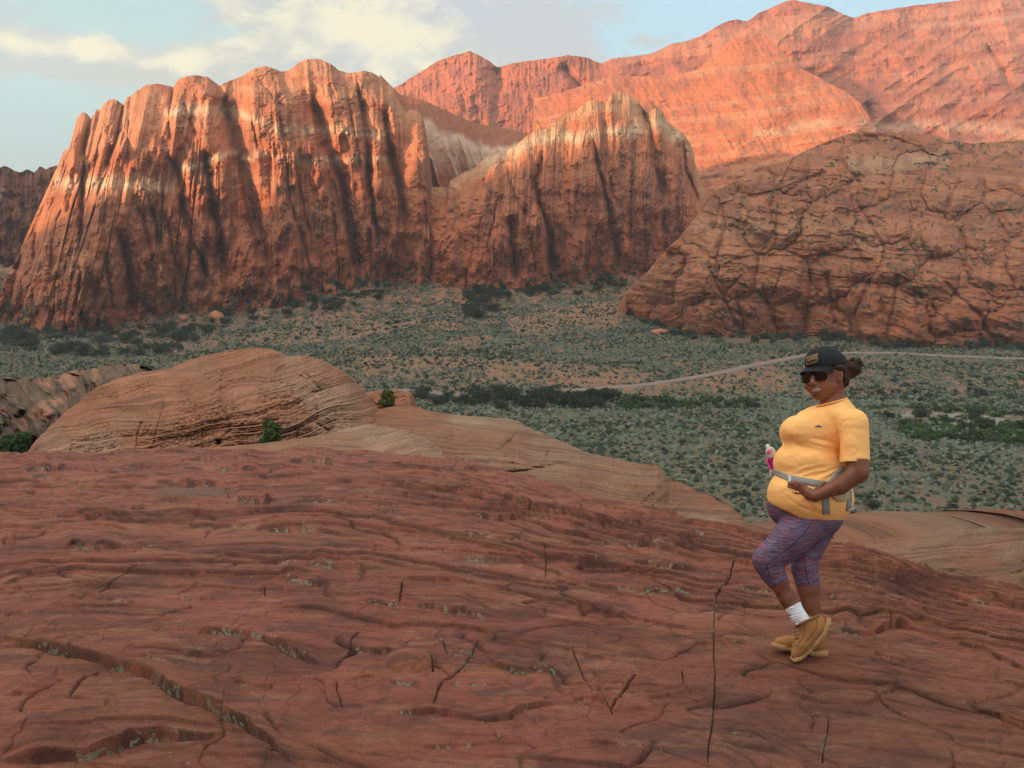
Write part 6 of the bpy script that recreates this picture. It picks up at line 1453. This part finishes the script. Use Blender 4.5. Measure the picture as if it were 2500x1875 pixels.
    V2, F2 = drape(shirt_b, [(2035, 1214), (2043, 1212), (2055, 1210), (2067, 1210), (2075, 1212)], [8, 24, 31, 26, 10], 4, 9, .6); part('pouch', V2, F2, M_KHAKI, wp)
    V2, F2 = drape(shirt_b, [(2014, 1200), (2016, 1225), (2018, 1256)], 19, 1.8, 5, .6); part('strap_tail', V2, F2, M_WEB, wp)
    V2, F2 = drape(shirt_b, [(2074, 1196), (2075, 1220), (2071, 1248)], 12, 1.8, 5, .6); part('strap_tail', V2, F2, M_WEB, wp)
    z0 = hit(shirt_b, 2074, 1243, -30)
    for pts, rr in (([(2066, 1246, z0 - 4), (2078, 1244, z0 - 2), (2087, 1241, z0 + 6)], 2.4), ([(2078, 1240, z0 - 2), (2084, 1248, z0 + 4)], 2.0)):
        V2, F2 = tube(pts, np.full(len(pts), rr), 7); part('buckle', V2, F2, M_BUCK, wp)
    z0 = hit(bb, 2028, 1178, -80)
    for pts in ([(2020, 1186, z0 - 5), (2028, 1180, z0 - 6), (2034, 1176, z0 - 4)], [(2022, 1178, z0 - 5), (2031, 1184, z0 - 5)]):
        V2, F2 = tube(pts, np.full(len(pts), 2.4), 7); part('clip', V2, F2, M_FRAME, wp)
    # ---- bottle in its holster, beyond her waist
    hb = bpy.data.objects.new('bottle_holster', None); scene.collection.objects.link(hb); hb.location = ORG
    tag(hb, 'magenta bottle holster tucked behind the belly on the belt', 'holster')
    f = Field((1855, 1085, -20), (1930, 1185, 60), 1.4); f.chain([(1886, 1120, 22, 15), (1892, 1142, 20, 13.5), (1902, 1166, 18, 10)], 4); f.cut((-.25, -.97, 0), -.25 * 1886 - .97 * 1116, 1.5); f.ell((1884, 1112, 22), (12, 16, 12), 1.5, sub=True)
    V, F = f.mesh(); part('sleeve', V, F, M_MAG, hb); V2, F2 = tube([(1874, 1116, 14), (1873, 1128, 12), (1880, 1142, 10), (1888, 1156, 8)], np.full(4, 2.2), 7); part('piping', V2, F2, M_PINK, hb)
    V2, F2 = tube([(1881, 1146, 8), (1879, 1153, 6), (1881, 1160, 6), (1883, 1153, 8), (1881, 1146, 8)], np.full(5, .9), 6); part('ring', V2, F2, M_WHITE, hb)
    bt = bpy.data.objects.new('water_bottle', None); scene.collection.objects.link(bt); bt.location = ORG
    tag(bt, 'clear squeeze bottle with white nozzle and pink valve standing in the magenta holster', 'bottle')
    f = Field((1855, 1080, -10), (1910, 1150, 50), 1.3); f.chain([(1881, 1103, 22, 12.5), (1886, 1118, 22, 12.5), (1890, 1138, 21, 11)], 4); V, F = f.mesh(); part('bottle_body', V, F, M_CLEAR, bt)
    f = Field((1860, 1075, 0), (1895, 1110, 40), 1.2); f.chain([(1878, 1098, 18, 6), (1874, 1089, 18, 5)], 2); V, F = f.mesh(); part('nozzle', V, F, M_WHITE, bt)
    f = Field((1862, 1090, -5), (1895, 1120, 30), 1.2); f.ell((1877, 1103, 9.5), (5, 6, 3.5), 1); V, F = f.mesh(); part('valve', V, F, M_PINK, bt)
build_woman()

# ---------------------------------------------------------------- the air between here and the far rock
def build_haze():
    x0, x1, y0, y1, z0, z1 = -3300, 3300, -2600, 3600, -190, 760
    V = [(x, y, z) for x in (x0, x1) for y in (y0, y1) for z in (z0, z1)]
    F = [(0, 1, 3, 2), (4, 6, 7, 5), (0, 4, 5, 1), (2, 3, 7, 6), (0, 2, 6, 4), (1, 5, 7, 3)]
    m = bpy.data.materials.new('air'); m.use_nodes = True; t = m.node_tree; t.nodes.clear()
    out = t.nodes.new('ShaderNodeOutputMaterial'); v = t.nodes.new('ShaderNodeVolumePrincipled')
    v.inputs['Color'].default_value = (.93, .88, .90, 1); v.inputs['Density'].default_value = 0.00010; v.inputs['Anisotropy'].default_value = .2
    t.links.new(v.outputs[0], out.inputs['Volume'])
    o = mesh_obj('haze', np.array(V, float), np.array(F), m, smooth=False)
    tag(o, 'thin pale evening haze filling the canyon', 'haze', kind='stuff')
build_haze()
